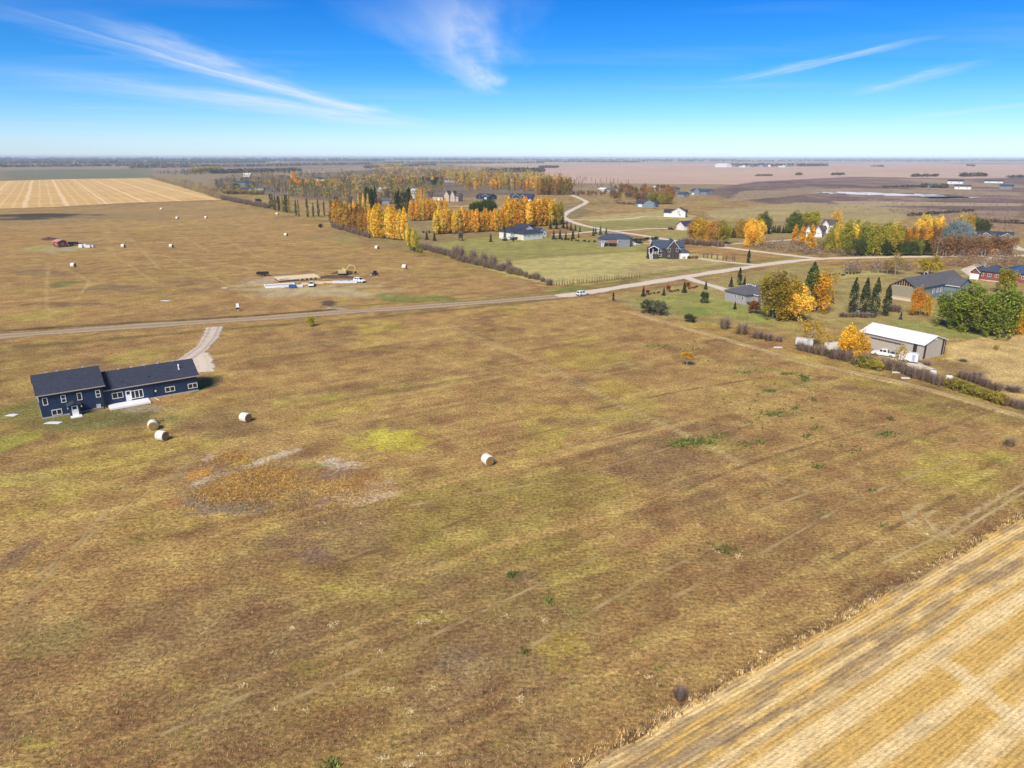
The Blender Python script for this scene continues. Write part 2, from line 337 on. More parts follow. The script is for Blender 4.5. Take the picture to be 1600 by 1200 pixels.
    region([(0, 420), (0, 335), (150, 333), (280, 335), (160, 345), (0, 352)], (.30, .215, .10), .7, 4, .2, 40)
    ell(70, 337, 90, 4, (.06, .048, .03), .95, .7); ell(30, 342, 50, 2.5, (.06, .048, .03), .9, .8)
    ell(100, 444, 22, 6, (.15, .165, .05), .8); ell(60, 493, 50, 9, (.36, .30, .07), .6)
    ell(655, 467, 60, 6, (.17, .20, .05), .85, .7); ell(600, 462, 20, 4, (.16, .2, .05), .6)
    ell(490, 455, 120, 12, (.43, .36, .22), .75, .8); ell(410, 440, 30, 12, (.46, .40, .27), .6, .8)
    ell(512, 474, 16, 5, (.09, .065, .05), .95, .7); ell(520, 484, 20, 5, (.38, .31, .25), .8, .6)
    ell(80, 388, 70, 5, (.36, .32, .12), .7); ell(100, 390, 26, 4, (.33, .31, .24), .7)
    ell(60, 425, 70, 4, (.2, .135, .08), .6, .8); ell(170, 450, 60, 4, (.2, .14, .085), .7, .8); ell(90, 475, 60, 3, (.17, .115, .06), .7, .9); ell(290, 440, 60, 5, (.22, .15, .07), .6, .8)
    for t in ([(0, 398), (60, 392), (150, 386), (260, 400), (330, 430), (400, 470)], [(40, 400), (75, 410), (72, 470), (80, 500)], [(100, 418), (140, 440), (120, 470)], [(160, 345), (180, 400), (240, 440)],
              [(300, 345), (400, 400), (520, 430), (620, 445)], [(150, 395), (300, 402), (420, 425), (520, 430)], [(560, 430), (620, 418), (640, 430), (590, 445), (540, 442)], [(270, 360), (330, 395)], [(180, 350), (250, 420)],
              [(345, 345), (470, 375), (580, 395)], [(230, 345), (345, 343)]):
        line(t, .8, (.43, .32, .14), .6)
    # verges of the dirt road
    line([(0, 517), (200, 505), (400, 493), (520, 484)], 2.2, (.12, .085, .045), .85); line([(0, 545), (150, 532), (320, 517), (470, 505), (650, 490), (880, 466)], 2.4, (.175, .135, .05), .75)
    line([(520, 480), (700, 468), (880, 455)], 1.6, (.19, .155, .055), .7)
    # near pasture
    ell(614, 688, 64, 22, (.45, .39, .06), .8, .7); ell(590, 686, 40, 12, (.47, .42, .08), .5, .9)
    ell(380, 750, 130, 46, (.24, .165, .10), .75, .6)
    ell(405, 757, 74, 28, (.44, .245, .05), .9, .45); ell(350, 770, 50, 16, (.40, .24, .06), .7, .6); ell(310, 740, 22, 10, (.44, .22, .06), .8)
    ell(362, 716, 34, 8, (.44, .24, .06), .8); ell(535, 760, 50, 20, (.42, .25, .09), .7, .7); ell(540, 748, 60, 8, (.33, .19, .06), .7)
    line([(308, 756), (335, 742), (370, 729), (410, 722), (452, 706)], 1.2, (.50, .42, .34), .75, .9, .8); ell(441, 710, 12, 6, (.55, .48, .40), .75, .8); ell(330, 714, 12, 6, (.5, .42, .36), .8)
    ell(522, 723, 28, 9, (.50, .41, .33), .7, 1.0); ell(520, 742, 34, 10, (.24, .175, .14), .7); ell(560, 778, 62, 14, (.50, .38, .27), .75, .9); ell(590, 760, 30, 12, (.48, .36, .25), .6, 1.0); ell(540, 728, 30, 8, (.50, .40, .31), .6, 1.0); ell(500, 788, 34, 9, (.22, .15, .13), .7, .8)
    ell(350, 790, 74, 14, (.19, .145, .12), .8, .8); ell(270, 785, 20, 8, (.38, .18, .08), .6); ell(330, 655, 70, 26, (.20, .135, .065), .55, .6); ell(380, 672, 60, 14, (.18, .12, .06), .6)
    ell(160, 655, 130, 16, (.15, .15, .055), .8, .7); ell(225, 640, 60, 6, (.3, .27, .19), .75, .8); ell(40, 640, 40, 26, (.17, .17, .055), .75); ell(320, 602, 20, 16, (.145, .135, .05), .85); ell(15, 690, 40, 18, (.30, .29, .06), .7)
    ell(290, 640, 60, 14, (.38, .29, .09), .6); ell(60, 750, 80, 14, (.36, .30, .09), .5); ell(30, 865, 26, 22, (.19, .12, .08), .7); ell(490, 868, 34, 12, (.19, .125, .095), .8); ell(720, 1030, 60, 30, (.19, .13, .09), .6); ell(810, 900, 30, 8, (.17, .13, .08), .6)
    ell(870, 1010, 44, 34, (.37, .28, .06), .6, .7); ell(480, 1040, 30, 14, (.29, .26, .055), .6); ell(90, 1000, 70, 30, (.23, .19, .07), .5); ell(670, 965, 40, 10, (.36, .29, .08), .6)
    ell(1480, 745, 80, 20, (.36, .29, .07), .6); ell(1560, 712, 50, 10, (.38, .33, .07), .65); ell(1380, 600, 60, 14, (.36, .29, .07), .45); ell(920, 560, 70, 22, (.37, .285, .06), .5); ell(960, 605, 40, 14, (.38, .29, .06), .55); ell(870, 640, 60, 8, (.36, .27, .06), .5)
    ell(1500, 790, 60, 24, (.26, .175, .07), .6); ell(1070, 690, 80, 10, (.22, .145, .07), .4); ell(900, 660, 70, 12, (.21, .14, .07), .5)
    ell(1082, 690, 34, 6, (.13, .165, .04), .75, .9); ell(1255, 590, 9, 6, (.12, .17, .035), .8); ell(1204, 611, 12, 3.5, (.13, .17, .04), .7); ell(1020, 540, 18, 3, (.16, .19, .05), .5); ell(1210, 647, 26, 5, (.2, .2, .055), .6, .9); ell(1385, 679, 14, 5, (.16, .19, .05), .6)
    line([(1150, 583), (1200, 575), (1240, 584), (1256, 594)], 1.0, (.15, .19, .045), .6)
    # two-track trail, tyre loops, swath lines
    for o_ in (0, 9):
        line([(695+o_, 508), (770+o_, 540), (860+o_, 578), (960+o_, 630), (1060+o_, 676), (1130+o_, 712), (1250+o_*1.3, 770)], .36, (.46, .35, .15), .75, .2)
    line([(985, 489), (1120, 527), (1250, 566), (1420, 602), (1600, 652)], 1.1, (.50, .375, .19), .85, .3); line([(1000, 500), (1200, 552), (1500, 628), (1600, 658)], .4, (.17, .115, .05), .5)
    line([(1412, 800), (1418, 818), (1445, 835), (1475, 843)], .33, (.50, .39, .22), .9, .1, .3); line([(1440, 790), (1425, 803), (1432, 815), (1455, 828), (1490, 842)], .33, (.50, .39, .22), .9, .1, .3)
    line([(1462, 798), (1446, 808), (1458, 822), (1474, 832)], .3, (.50, .39, .22), .8, .1, .3); line([(1475, 832), (1500, 815), (1600, 755)], .4, (.47, .35, .16), .8, .15); line([(1495, 835), (1600, 768)], .4, (.45, .34, .16), .6, .15)
    for k in range(22):                                                     # long pale mower lines
        rr = random.Random(900+k); p0 = G(250+rr.random()*1250, 560+rr.random()*560); L = 18+rr.random()*60; an = .545+rr.uniform(-.07, .07)
        q = [(p0.x-L*math.cos(an), p0.y-L*math.sin(an)), (p0.x+L*math.cos(an), p0.y+L*math.sin(an))]
        i = np.nonzero((np.abs(x-p0.x) < L+3) & (np.abs(y-p0.y) < L+3))[0]; d_ = polydist(x[i]+(vnoise(x[i]/9, y[i]/9, 41)-.5)*1.6, y[i], q)
        m = np.clip(ss(d_, .75, .2)*(.25+.75*vnoise(x[i]/5, y[i]/5, k))*.6, 0, 1)[:, None]; C[i] = C[i]*(1-m)+np.array(STRAW*1.15 if k % 3 else BROWN*.8)*m
    for k in range(150):                                                    # small bare or weedy spots
        rr = random.Random(300+k); px_, py_ = rr.random()*1600, 500+rr.random()**.8*680
        ell(px_, py_, rr.uniform(6, 26), rr.uniform(2, 7), [PURP*.8, BROWN*.75, OLIVE, YEL, GREEN*1.1, STRAW*1.1][k % 6], rr.uniform(.3, .65), .9)
    # dark weedy margin along the near stubble
    line([(900, 1200), (1060, 1105), (1250, 1000), (1400, 915), (1500, 865), (1600, 805)], 1.2, (.17, .11, .055), .75, .5)
    near = 1-ss(np.hypot(x, y), 500, 800); C *= 1+near[:, None]*(np.array([1.04, .99, .90])-1)[None, :]; C[:] = np.clip(C, .02, .9)
    nx, ny = len(xs), len(ys); idx = np.arange(nx*ny).reshape(ny, nx)
    f = np.stack([idx[:-1, :-1], idx[:-1, 1:], idx[1:, 1:], idx[1:, :-1]], -1).reshape(-1, 4)
    vz = np.zeros_like(x)
    m = bpy.data.materials.new('pasture_ground'); m.use_nodes = True; t = m.node_tree; bs = t.nodes['Principled BSDF']; bs.inputs['Roughness'].default_value = .95; bs.inputs['Specular IOR Level'].default_value = .1
    at = nd(t, 'ShaderNodeAttribute', attribute_name='Col'); tc = nd(t, 'ShaderNodeTexCoord')
    def noi(scale, det, rot=None, sc=None):
        n_ = nd(t, 'ShaderNodeTexNoise', ins={'Scale': scale, 'Detail': det, 'Roughness': .7})
        if sc:
            mp = nd(t, 'ShaderNodeMapping'); mp.inputs['Rotation'].default_value = (0, 0, rot); mp.inputs['Scale'].default_value = sc; t.links.new(tc.outputs['Object'], mp.inputs[0]); t.links.new(mp.outputs[0], n_.inputs[0])
        else: t.links.new(tc.outputs['Object'], n_.inputs[0])
        return n_.outputs[0]
    a0 = noi(7.5, 3.0); a1 = noi(2.2, 4.0); a2 = noi(.8, 3.0, -.545, (1, 3.5, 1)); a3 = noi(.16, 2.0)
    def mr(s, lo, hi, w0=.3, w1=.7):
        r_ = nd(t, 'ShaderNodeMapRange', ins={1: w0, 2: w1, 3: lo, 4: hi}); t.links.new(s, r_.inputs[0]); return r_.outputs[0]
    cur = at.outputs['Color']
    for s_ in (mr(a0, .62, 1.38), mr(a1, .38, 1.62), mr(a2, .66, 1.34), mr(a3, .82, 1.18)):
        mu = nd(t, 'ShaderNodeMixRGB', blend_type='MULTIPLY', ins={'Fac': 1.0}); t.links.new(cur, mu.inputs[1]); t.links.new(s_, mu.inputs[2]); cur = mu.outputs[0]
    hs = nd(t, 'ShaderNodeHueSaturation'); t.links.new(cur, hs.inputs['Color']); t.links.new(mr(a3, .487, .513), hs.inputs['Hue']); t.links.new(hs.outputs[0], bs.inputs['Base Color'])
    bp = nd(t, 'ShaderNodeBump', ins={'Strength': .7, 'Distance': .12}); t.links.new(a1, bp.inputs['Height']); t.links.new(bp.outputs[0], bs.inputs['Normal'])
    o = np_mesh('ground', np.stack([x, y, vz], 1), f, m, C); tag(o, kind='structure'); return o
build_ground()
# ------------------------------------------------------------------ roads, drives, fields
def smooth_pts(pts, step=3.0):
    p = [Vector(q) for q in pts]; p = [p[0]*2-p[1]]+p+[p[-1]*2-p[-2]]; out = []
    for i in range(1, len(p)-2):
        n = max(2, int((p[i+1]-p[i]).length/step))
        for k in range(n):
            t = k/n; a, b, c, d = p[i-1], p[i], p[i+1], p[i+2]
            out.append(.5*((2*b)+(c-a)*t+(2*a-5*b+4*c-d)*t*t+(3*b-a-3*c+d)*t*t*t))
    out.append(p[-2]); return out
def mat_road(name, col, col2, rut=.25, edge=.7, amax=1.0, brk=0.0):
    m = bpy.data.materials.new(name); m.use_nodes = True; t = m.node_tree; b = t.nodes['Principled BSDF']; b.inputs['Roughness'].default_value = .95; b.inputs['Specular IOR Level'].default_value = .1
    at = nd(t, 'ShaderNodeAttribute', attribute_name='Col'); sx = nd(t, 'ShaderNodeSeparateColor'); t.links.new(at.outputs['Color'], sx.inputs[0])
    tc = nd(t, 'ShaderNodeTexCoord'); n1 = nd(t, 'ShaderNodeTexNoise', ins={'Scale': .45, 'Detail': 5.0, 'Roughness': .65}); t.links.new(tc.outputs['Object'], n1.inputs[0])
    # wheel ruts: |u| near .45
    d = nd(t, 'ShaderNodeMath', operation='SUBTRACT', ins={1: .42}); t.links.new(sx.outputs[0], d.inputs[0])
    ab = nd(t, 'ShaderNodeMath', operation='ABSOLUTE'); t.links.new(d.outputs[0], ab.inputs[0])
    r = nd(t, 'ShaderNodeMapRange', ins={1: .22, 2: .05, 3: 0.0, 4: rut}); t.links.new(ab.outputs[0], r.inputs[0])
    f = nd(t, 'ShaderNodeMath', operation='MULTIPLY_ADD', ins={1: 1.1, 2: -.3}); t.links.new(n1.outputs[0], f.inputs[0])
    f2 = nd(t, 'ShaderNodeMath', operation='ADD', use_clamp=True); t.links.new(f.outputs[0], f2.inputs[0]); t.links.new(r.outputs[0], f2.inputs[1])
    mx = nd(t, 'ShaderNodeMixRGB', ins={1: (*col, 1), 2: (*col2, 1)}); t.links.new(f2.outputs[0], mx.inputs[0]); t.links.new(mx.outputs[0], b.inputs['Base Color'])
    # ragged edge
    n2 = nd(t, 'ShaderNodeTexNoise', ins={'Scale': .8, 'Detail': 4.0, 'Roughness': .7}); t.links.new(tc.outputs['Object'], n2.inputs[0])
    e = nd(t, 'ShaderNodeMath', operation='MULTIPLY_ADD', ins={1: .9, 2: -.45}); t.links.new(n2.outputs[0], e.inputs[0])
    e2 = nd(t, 'ShaderNodeMath', operation='ADD'); t.links.new(sx.outputs[0], e2.inputs[0]); t.links.new(e.outputs[0], e2.inputs[1])
    al = nd(t, 'ShaderNodeMapRange', ins={1: edge, 2: edge+.22, 3: 1.0, 4: 0.0}); t.links.new(e2.outputs[0], al.inputs[0]); cur = al.outputs[0]
    if brk:
        n3 = nd(t, 'ShaderNodeTexNoise', ins={'Scale': .22, 'Detail': 3.0}); t.links.new(tc.outputs['Object'], n3.inputs[0]); b3 = nd(t, 'ShaderNodeMapRange', ins={1: .42, 2: .62, 3: 1-brk, 4: 1.0}); t.links.new(n3.outputs[0], b3.inputs[0])
        m3 = nd(t, 'ShaderNodeMath', operation='MULTIPLY'); t.links.new(cur, m3.inputs[0]); t.links.new(b3.outputs[0], m3.inputs[1]); cur = m3.outputs[0]
    m4 = nd(t, 'ShaderNodeMath', operation='MULTIPLY', ins={1: amax}); t.links.new(cur, m4.inputs[0]); t.links.new(m4.outputs[0], b.inputs['Alpha'])
    return m
ROAD_GRAVEL = mat_road('gravel_road', (.68, .575, .45), (.54, .45, .345), .35)
ROAD_DIRT = mat_road('dirt_road', (.30, .21, .125), (.45, .335, .22), .65)
ROAD_DRIVE = mat_road('rutted_drive', (.66, .55, .46), (.33, .24, .18), .4, .7)
def road(name, pts, w, mat, z=.02, crown=.08, world=False):
    p = [Vector((q[0], q[1], 0)) for q in pts] if world else [G(*q) for q in pts]
    c = smooth_pts(p, min(2.5, sum((q-r_).length for q, r_ in zip(p[:-1], p[1:]))/24)); us = (-1, -.5, 0, .5, 1); vv = []; at = []
    for i, q in enumerate(c):
        d = (c[min(i+1, len(c)-1)]-c[max(i-1, 0)]).normalized(); n = Vector((-d.y, d.x, 0)); ww = w*.5*(1.18+.12*math.sin(i*.37)+.08*math.sin(i*.91))
        for u in us: vv.append((q+n*(u*ww)+Vector((0, 0, z+crown*(1-u*u))))[:]); at.append((abs(u), i/len(c), 0))
    k = len(us); f = [[i*k+j, i*k+j+1, (i+1)*k+j+1, (i+1)*k+j] for i in range(len(c)-1) for j in range(k-1)]
    o = np_mesh(name, np.array(vv), np.array(f), mat, np.array(at)); tag(o, kind='structure'); return o
road('dirt_road', [(-160, 541), (0, 526), (200, 511), (400, 498), (520, 489), (650, 480), (800, 469), (880, 462), (912, 458)], 7.5, ROAD_DIRT)
road('gravel_road', [(870, 463), (905, 459), (1000, 444), (1100, 428), (1200, 413), (1262, 406), (1330, 403), (1450, 401), (1640, 399)], 6.5, ROAD_GRAVEL, .03)
road('gravel_road', [(1290, 405), (1255, 401.5), (1200, 395), (1120, 385), (1060, 377), (1000, 367.5), (955, 360.5), (915, 353), (890, 345), (880, 338), (890, 330), (908, 321), (916, 315.5), (906, 310), (892, 304.5)], 6.0, ROAD_GRAVEL, .024)
road('gravel_road', [(884, 333), (840, 330), (790, 326), (740, 323), (655, 321)], 5.0, ROAD_GRAVEL)
road('gravel_road', [(420, 270.5), (450, 273), (470, 277), (480, 282), (500, 286), (530, 291)], 8.0, ROAD_GRAVEL)
road('driveway', [(335, 511), (330, 524), (318, 541), (300, 556), (285, 566)], 4.4, ROAD_DRIVE, .034)
road('driveway', [(308, 553), (316, 565), (318, 574), (315, 582)], 5.0, ROAD_GRAVEL, .03, .05)
road('driveway', [(952, 361), (985, 359.5), (1020, 357), (1058, 358)], 5.0, ROAD_GRAVEL)
road('driveway', [(888, 343), (940, 344), (985, 341.5), (1010, 338), (1040, 338.5)], 4.5, ROAD_GRAVEL)
road('driveway', [(1192, 415), (1160, 412), (1120, 408), (1092, 404)], 4.0, ROAD_GRAVEL)
road('driveway', [(1070, 433), (1090, 440), (1115, 447), (1140, 455)], 4.5, ROAD_GRAVEL)
road('driveway', [(1090, 383), (1130, 382), (1190, 378), (1245, 374)], 4.0, ROAD_GRAVEL)
road('driveway', [(945, 360), (915, 363), (885, 366), (862, 367)], 5.0, ROAD_GRAVEL)
road('driveway', [(985, 384), (1000, 381), (1020, 380), (1012, 372)], 3.5, ROAD_GRAVEL)
road('driveway', [(1640, 395), (1600, 391), (1583, 384), (1580, 376)], 6.0, ROAD_GRAVEL, .04)
road('driveway', [(1555, 402), (1530, 415), (1515, 424), (1545, 438), (1600, 440)], 6.0, ROAD_GRAVEL, .02)
road('driveway', [(1375, 552), (1400, 558), (1425, 567), (1445, 578)], 5.0, ROAD_GRAVEL, .03, .05)
road('driveway', [(735, 322), (770, 326), (800, 323), (812, 314)], 4.0, ROAD_GRAVEL)

TRK = mat_road('wheel_track', (.52, .39, .19), (.42, .30, .13), .0, .68, .95, .25); SWA = mat_road('pale_swath', (.60, .44, .21), (.46, .33, .14), .0, .62, .62, .8); TRKD = mat_road('dark_track', (.19, .125, .06), (.27, .18, .08), .0, .55, .5, .9)
SWZ = .006
for o_ in (0, 8): road('wheel_track', [(697+o_, 508), (770+o_, 540), (860+o_, 578), (960+o_, 630), (1060+o_, 676), (1130+o_*1.2, 712), (1250+o_*1.4, 770)], .5, SWA, .04+o_*.001, 0)
road('wheel_track', [(985, 487), (1120, 525), (1250, 563), (1420, 600), (1640, 662)], 1.5, TRK, .045, 0)
for q in ([(1411, 798), (1416, 817), (1445, 835), (1480, 846)], [(1441, 790), (1425, 802), (1431, 815), (1455, 829), (1494, 843)], [(1462, 798), (1446, 808), (1457, 822), (1476, 833)], [(1474, 833), (1500, 815), (1620, 744)], [(1494, 836), (1540, 806), (1620, 757)], [(1380, 880), (1450, 846), (1480, 832)]): SWZ += .0015; road('wheel_track', q, .42, TRK, SWZ, 0)
for q in ([(640, 790), (900, 742), (1150, 668), (1400, 600)], [(420, 1110), (640, 1010), (860, 905), (1010, 836)], [(830, 1010), (1000, 912), (1130, 848)], [(1000, 960), (1200, 858), (1350, 776), (1500, 716)], [(250, 1150), (420, 1070), (560, 1000)], [(1180, 800), (1380, 730), (1560, 672)], [(880, 700), (1120, 640), (1290, 590)], [(60, 900), (190, 800), (330, 700)], [(20, 960), (130, 840), (200, 760)]): SWZ += .0015; road('swath_line', q, .6, SWA, SWZ, 0)
for q in ([(930, 640), (1060, 612), (1190, 590)], [(1010, 790), (1200, 715), (1400, 660)], [(470, 900), (620, 850), (760, 800)], [(1250, 905), (1400, 822), (1560, 740)]): SWZ += .0015; road('swath_line', q, 1.0, TRKD, SWZ, 0)
# near harvested field with stubble rows and pale chaff swaths
E0 = G(880, 1214); E1 = G(1600, 806); ED = (E1-E0).normalized(); EN = Vector((ED.y, -ED.x, 0))
def near_stubble():
    na, nb = 520, 250; al = np.linspace(-30, 118, na); bl = np.concatenate([np.linspace(0, 34, 190), np.linspace(34.4, 160, 60)])
    A, B = np.meshgrid(al, bl); a = A.ravel(); b = B.ravel()
    edge = (fbm(a/4, a*0+3, 201, 3)-.5)*1.6; bb = b+edge*np.clip(1-b/3, 0, 1)
    x = E0.x+a*ED.x+bb*EN.x; y = E0.y+a*ED.y+bb*EN.y
    def ss(v, lo, hi): t = np.clip((v-lo)/(hi-lo), 0, 1); return t*t*(3-2*t)
    C = np.empty((a.size, 3)); C[:] = (.68, .43, .125)
    def mix(m, c): m = np.clip(m, 0, 1)[:, None]; C[:] = C*(1-m)+np.array(c)*m
    w = (fbm(a/22, b/6, 202, 3)-.5)*1.6
    mix(ss(fbm(a/9, b/3, 203, 4), .45, .7)*.55, (.64, .43, .16))
    for c0, wd_, k in ((1.2, 1.0, .7), (4.1, .8, .6), (6.3, .9, .8), (8.6, 1.3, .95), (12.8, 1.1, .9), (16.8, 1.5, .95), (21.5, 1.2, .9), (26, 1.5, .95), (31, 1.4, .9), (36, 1.6, .9), (42, 1.6, .9), (49, 1.8, .9), (57, 1.8, .9), (66, 2, .9)):
        mix(ss(np.abs(b-c0+w), wd_, wd_*.3)*k*(.55+.6*fbm(a/3, b/1.5, int(c0*7), 3)), (.90, .69, .36))
    # cross-drive swaths
    for a0, w0 in ((38, 1.6), (64, 1.3), (14, 1.4), (88, 1.5)):
        mix(ss(np.abs(a-a0+(b-14)*.42+w*2), w0, w0*.3)*.8*ss(b, 7, 11)*(.5+.7*fbm(a/2, b/2, 17, 3)), (.90, .70, .38))
    mix(ss(b, 7.5, 6)*ss(fbm(a/5, b/.7, 204, 3), .5, .66)*.75, (.36, .25, .14))           # bare soil between the first rows
    mix(ss(fbm(a/6, b/2.2, 205, 4), .62, .75)*.4, (.42, .29, .15))
    row = np.abs(((b/.45+.15*fbm(a/8, b/8, 8, 2)) % 1)-.5)*2
    mix(ss(row, .45, .9)*.25*(.4+.9*fbm(a/4, b/4, 206, 3)), (.28, .18, .08))
    rut = ss(np.abs(b-2.7+w*.3), .3, .1)+ss(np.abs(b-4.9+w*.3), .3, .1); mix(rut*.6*ss(fbm(a/2.5, b, 207, 2), .35, .6), (.22, .16, .11))
    C *= (.82+.36*fbm(a*1.3, b*1.3, 208, 3))[:, None]
    f = np.arange(na*nb).reshape(nb, na); f = np.stack([f[:-1, :-1], f[:-1, 1:], f[1:, 1:], f[1:, :-1]], -1).reshape(-1, 4)
    z = .02+.03*(1-row)*np.clip(1-b/60, 0, 1)
    m = bpy.data.materials.new('stubble_soil'); m.use_nodes = True; t = m.node_tree; bs = t.nodes['Principled BSDF']; bs.inputs['Roughness'].default_value = .95; bs.inputs['Specular IOR Level'].default_value = .1
    at = nd(t, 'ShaderNodeAttribute', attribute_name='Col'); tc = nd(t, 'ShaderNodeTexCoord'); mp = nd(t, 'ShaderNodeMapping'); mp.inputs['Rotation'].default_value = (0, 0, -math.atan2(ED.y, ED.x)); mp.inputs['Scale'].default_value = (1, 2.6, 1)
    nz = nd(t, 'ShaderNodeTexNoise', ins={'Scale': 2.6, 'Detail': 5.0, 'Roughness': .75}); t.links.new(tc.outputs['Object'], mp.inputs[0]); t.links.new(mp.outputs[0], nz.inputs[0])
    r = nd(t, 'ShaderNodeMapRange', ins={1: .3, 2: .7, 3: .55, 4: 1.42}); t.links.new(nz.outputs[0], r.inputs[0])
    mp2 = nd(t, 'ShaderNodeMapping'); mp2.inputs['Rotation'].default_value = (0, 0, -math.atan2(ED.y, ED.x)); t.links.new(tc.outputs['Object'], mp2.inputs[0])
    n2 = nd(t, 'ShaderNodeTexNoise', ins={'Scale': .35, 'Detail': 3.0}); t.links.new(mp2.outputs[0], n2.inputs[0]); sx = nd(t, 'ShaderNodeSeparateXYZ'); t.links.new(mp2.outputs[0], sx.inputs[0])
    ph = nd(t, 'ShaderNodeMath', operation='MULTIPLY_ADD', ins={1: 3.0}); t.links.new(n2.outputs[0], ph.inputs[0]); fq = nd(t, 'ShaderNodeMath', operation='MULTIPLY', ins={1: 2*math.pi/.45}); t.links.new(sx.outputs['Y'], fq.inputs[0]); t.links.new(fq.outputs[0], ph.inputs[2])
    sn = nd(t, 'ShaderNodeMath', operation='SINE'); t.links.new(ph.outputs[0], sn.inputs[0]); rw = nd(t, 'ShaderNodeMapRange', ins={1: -1.0, 2: .4, 3: .6, 4: 1.08}); t.links.new(sn.outputs[0], rw.inputs[0])
    brk = nd(t, 'ShaderNodeMapRange', ins={1: .35, 2: .6, 3: .15, 4: .95}); n4 = nd(t, 'ShaderNodeTexNoise', ins={'Scale': .5, 'Detail': 4.0}); t.links.new(mp.outputs[0], n4.inputs[0]); t.links.new(n4.outputs[0], brk.inputs[0])
    mu = nd(t, 'ShaderNodeMixRGB', blend_type='MULTIPLY', ins={'Fac': 1.0}); t.links.new(at.outputs['Color'], mu.inputs[1]); t.links.new(r.outputs[0], mu.inputs[2]); mu2 = nd(t, 'ShaderNodeMixRGB', blend_type='MULTIPLY'); t.links.new(brk.outputs[0], mu2.inputs[0]); t.links.new(mu.outputs[0], mu2.inputs[1]); t.links.new(rw.outputs[0], mu2.inputs[2]); t.links.new(mu2.outputs[0], bs.inputs['Base Color'])
    bp = nd(t, 'ShaderNodeBump', ins={'Strength': .6, 'Distance': .1}); t.links.new(nz.outputs[0], bp.inputs['Height']); t.links.new(bp.outputs[0], bs.inputs['Normal'])
    o = np_mesh('stubble_field', np.stack([x, y, z], 1), f, m, C); tag(o, kind='structure')
    # standing stubble: short stalk tufts along the drill rows
    rng = np.random.default_rng(5); n = 52000; a = rng.uniform(-12, 96, n); b = .6+rng.integers(0, 98, n)*.45+rng.normal(0, .05, n)
    keep = fbm(a/6, b/2.2, 205, 4) < .62; a, b = a[keep], b[keep]; n = len(a)
    h = rng.uniform(.10, .24, n); ang = rng.uniform(0, 6.28, n); lean = rng.normal(0, .05, (n, 2)); hw = .035
    cx = E0.x+a*ED.x+b*EN.x; cy = E0.y+a*ED.y+b*EN.y; dx = np.cos(ang)*hw; dy = np.sin(ang)*hw
    vv = np.stack([np.stack([cx-dx, cy-dy, np.full(n, .02)], 1), np.stack([cx+dx, cy+dy, np.full(n, .02)], 1), np.stack([cx+lean[:, 0], cy+lean[:, 1], .02+h], 1)], 1).reshape(-1, 3)
    base = np.array([.60, .40, .13])[None, :]*rng.uniform(.65, 1.4, (n, 1)); base = np.repeat(base, 3, 0)
    tag(np_mesh('stubble', vv, np.arange(3*n).reshape(-1, 3), attr_mat('straw_stalks'), np.clip(base, 0, .95)), 'golden stubble stalks standing in rows on the harvested field', 'stubble', kind='stuff')
def attr_mat(name, trans=0.0):
    if name in MATS: return MATS[name]
    m = bpy.data.materials.new(name); m.use_nodes = True; t = m.node_tree; bs = t.nodes['Principled BSDF']; bs.inputs['Roughness'].default_value = .8; bs.inputs['Specular IOR Level'].default_value = .15
    at = nd(t, 'ShaderNodeAttribute', attribute_name='Col'); t.links.new(at.outputs['Color'], bs.inputs['Base Color']); MATS[name] = m; return m
near_stubble()

# far golden stubble field on the left
def far_stubble():
    p = [G(*q) for q in [(-120, 331), (-120, 285), (0, 283), (100, 280), (232, 278.5), (290, 294), (346, 312), (200, 317), (90, 323), (0, 326)]]
    b = MB(); b.face([(q.x, q.y, .05) for q in p]); o = b.build('stubble_field', far_mat()); tag(o, kind='structure')
def far_mat():
    m = mat_plain('far_stubble', (.60, .375, .135), .95, 0, .16, .02); t = m.node_tree; bs = t.nodes['Principled BSDF']; old = bs.inputs['Base Color'].links[0].from_socket
    tc = nd(t, 'ShaderNodeTexCoord'); mp = nd(t, 'ShaderNodeMapping'); a, c = G(87, 285), G(107, 317); an = math.atan2((c-a).y, (c-a).x); mp.inputs['Rotation'].default_value = (0, 0, -an); t.links.new(tc.outputs['Object'], mp.inputs[0])
    sx = nd(t, 'ShaderNodeSeparateXYZ'); t.links.new(mp.outputs[0], sx.inputs[0])
    nz = nd(t, 'ShaderNodeTexNoise', ins={'Scale': .012, 'Detail': 3.0}); t.links.new(mp.outputs[0], nz.inputs[0])
    ad = nd(t, 'ShaderNodeMath', operation='MULTIPLY_ADD', ins={1: 5.0}); t.links.new(nz.outputs[0], ad.inputs[0]); t.links.new(sx.outputs['Y'], ad.inputs[2])
    def lines(per, w, amt):
        dv = nd(t, 'ShaderNodeMath', operation='DIVIDE', ins={1: per}); t.links.new(ad.outputs[0], dv.inputs[0]); fr = nd(t, 'ShaderNodeMath', operation='FRACT'); t.links.new(dv.outputs[0], fr.inputs[0])
        s = nd(t, 'ShaderNodeMath', operation='SUBTRACT', ins={1: .5}); t.links.new(fr.outputs[0], s.inputs[0]); ab = nd(t, 'ShaderNodeMath', operation='ABSOLUTE'); t.links.new(s.outputs[0], ab.inputs[0])
        r = nd(t, 'ShaderNodeMapRange', ins={1: w, 2: w*.4, 3: 0.0, 4: amt}); t.links.new(ab.outputs[0], r.inputs[0]); return r.outputs[0]
    cur = old
    for per, w, amt in ((37.0, .07, .5), (11.0, .16, .25)):
        mx = nd(t, 'ShaderNodeMixRGB', ins={2: (.86, .66, .40, 1)}); t.links.new(lines(per, w, amt), mx.inputs[0]); t.links.new(cur, mx.inputs[1]); cur = mx.outputs[0]
    t.links.new(cur, bs.inputs['Base Color']); return m
far_stubble()

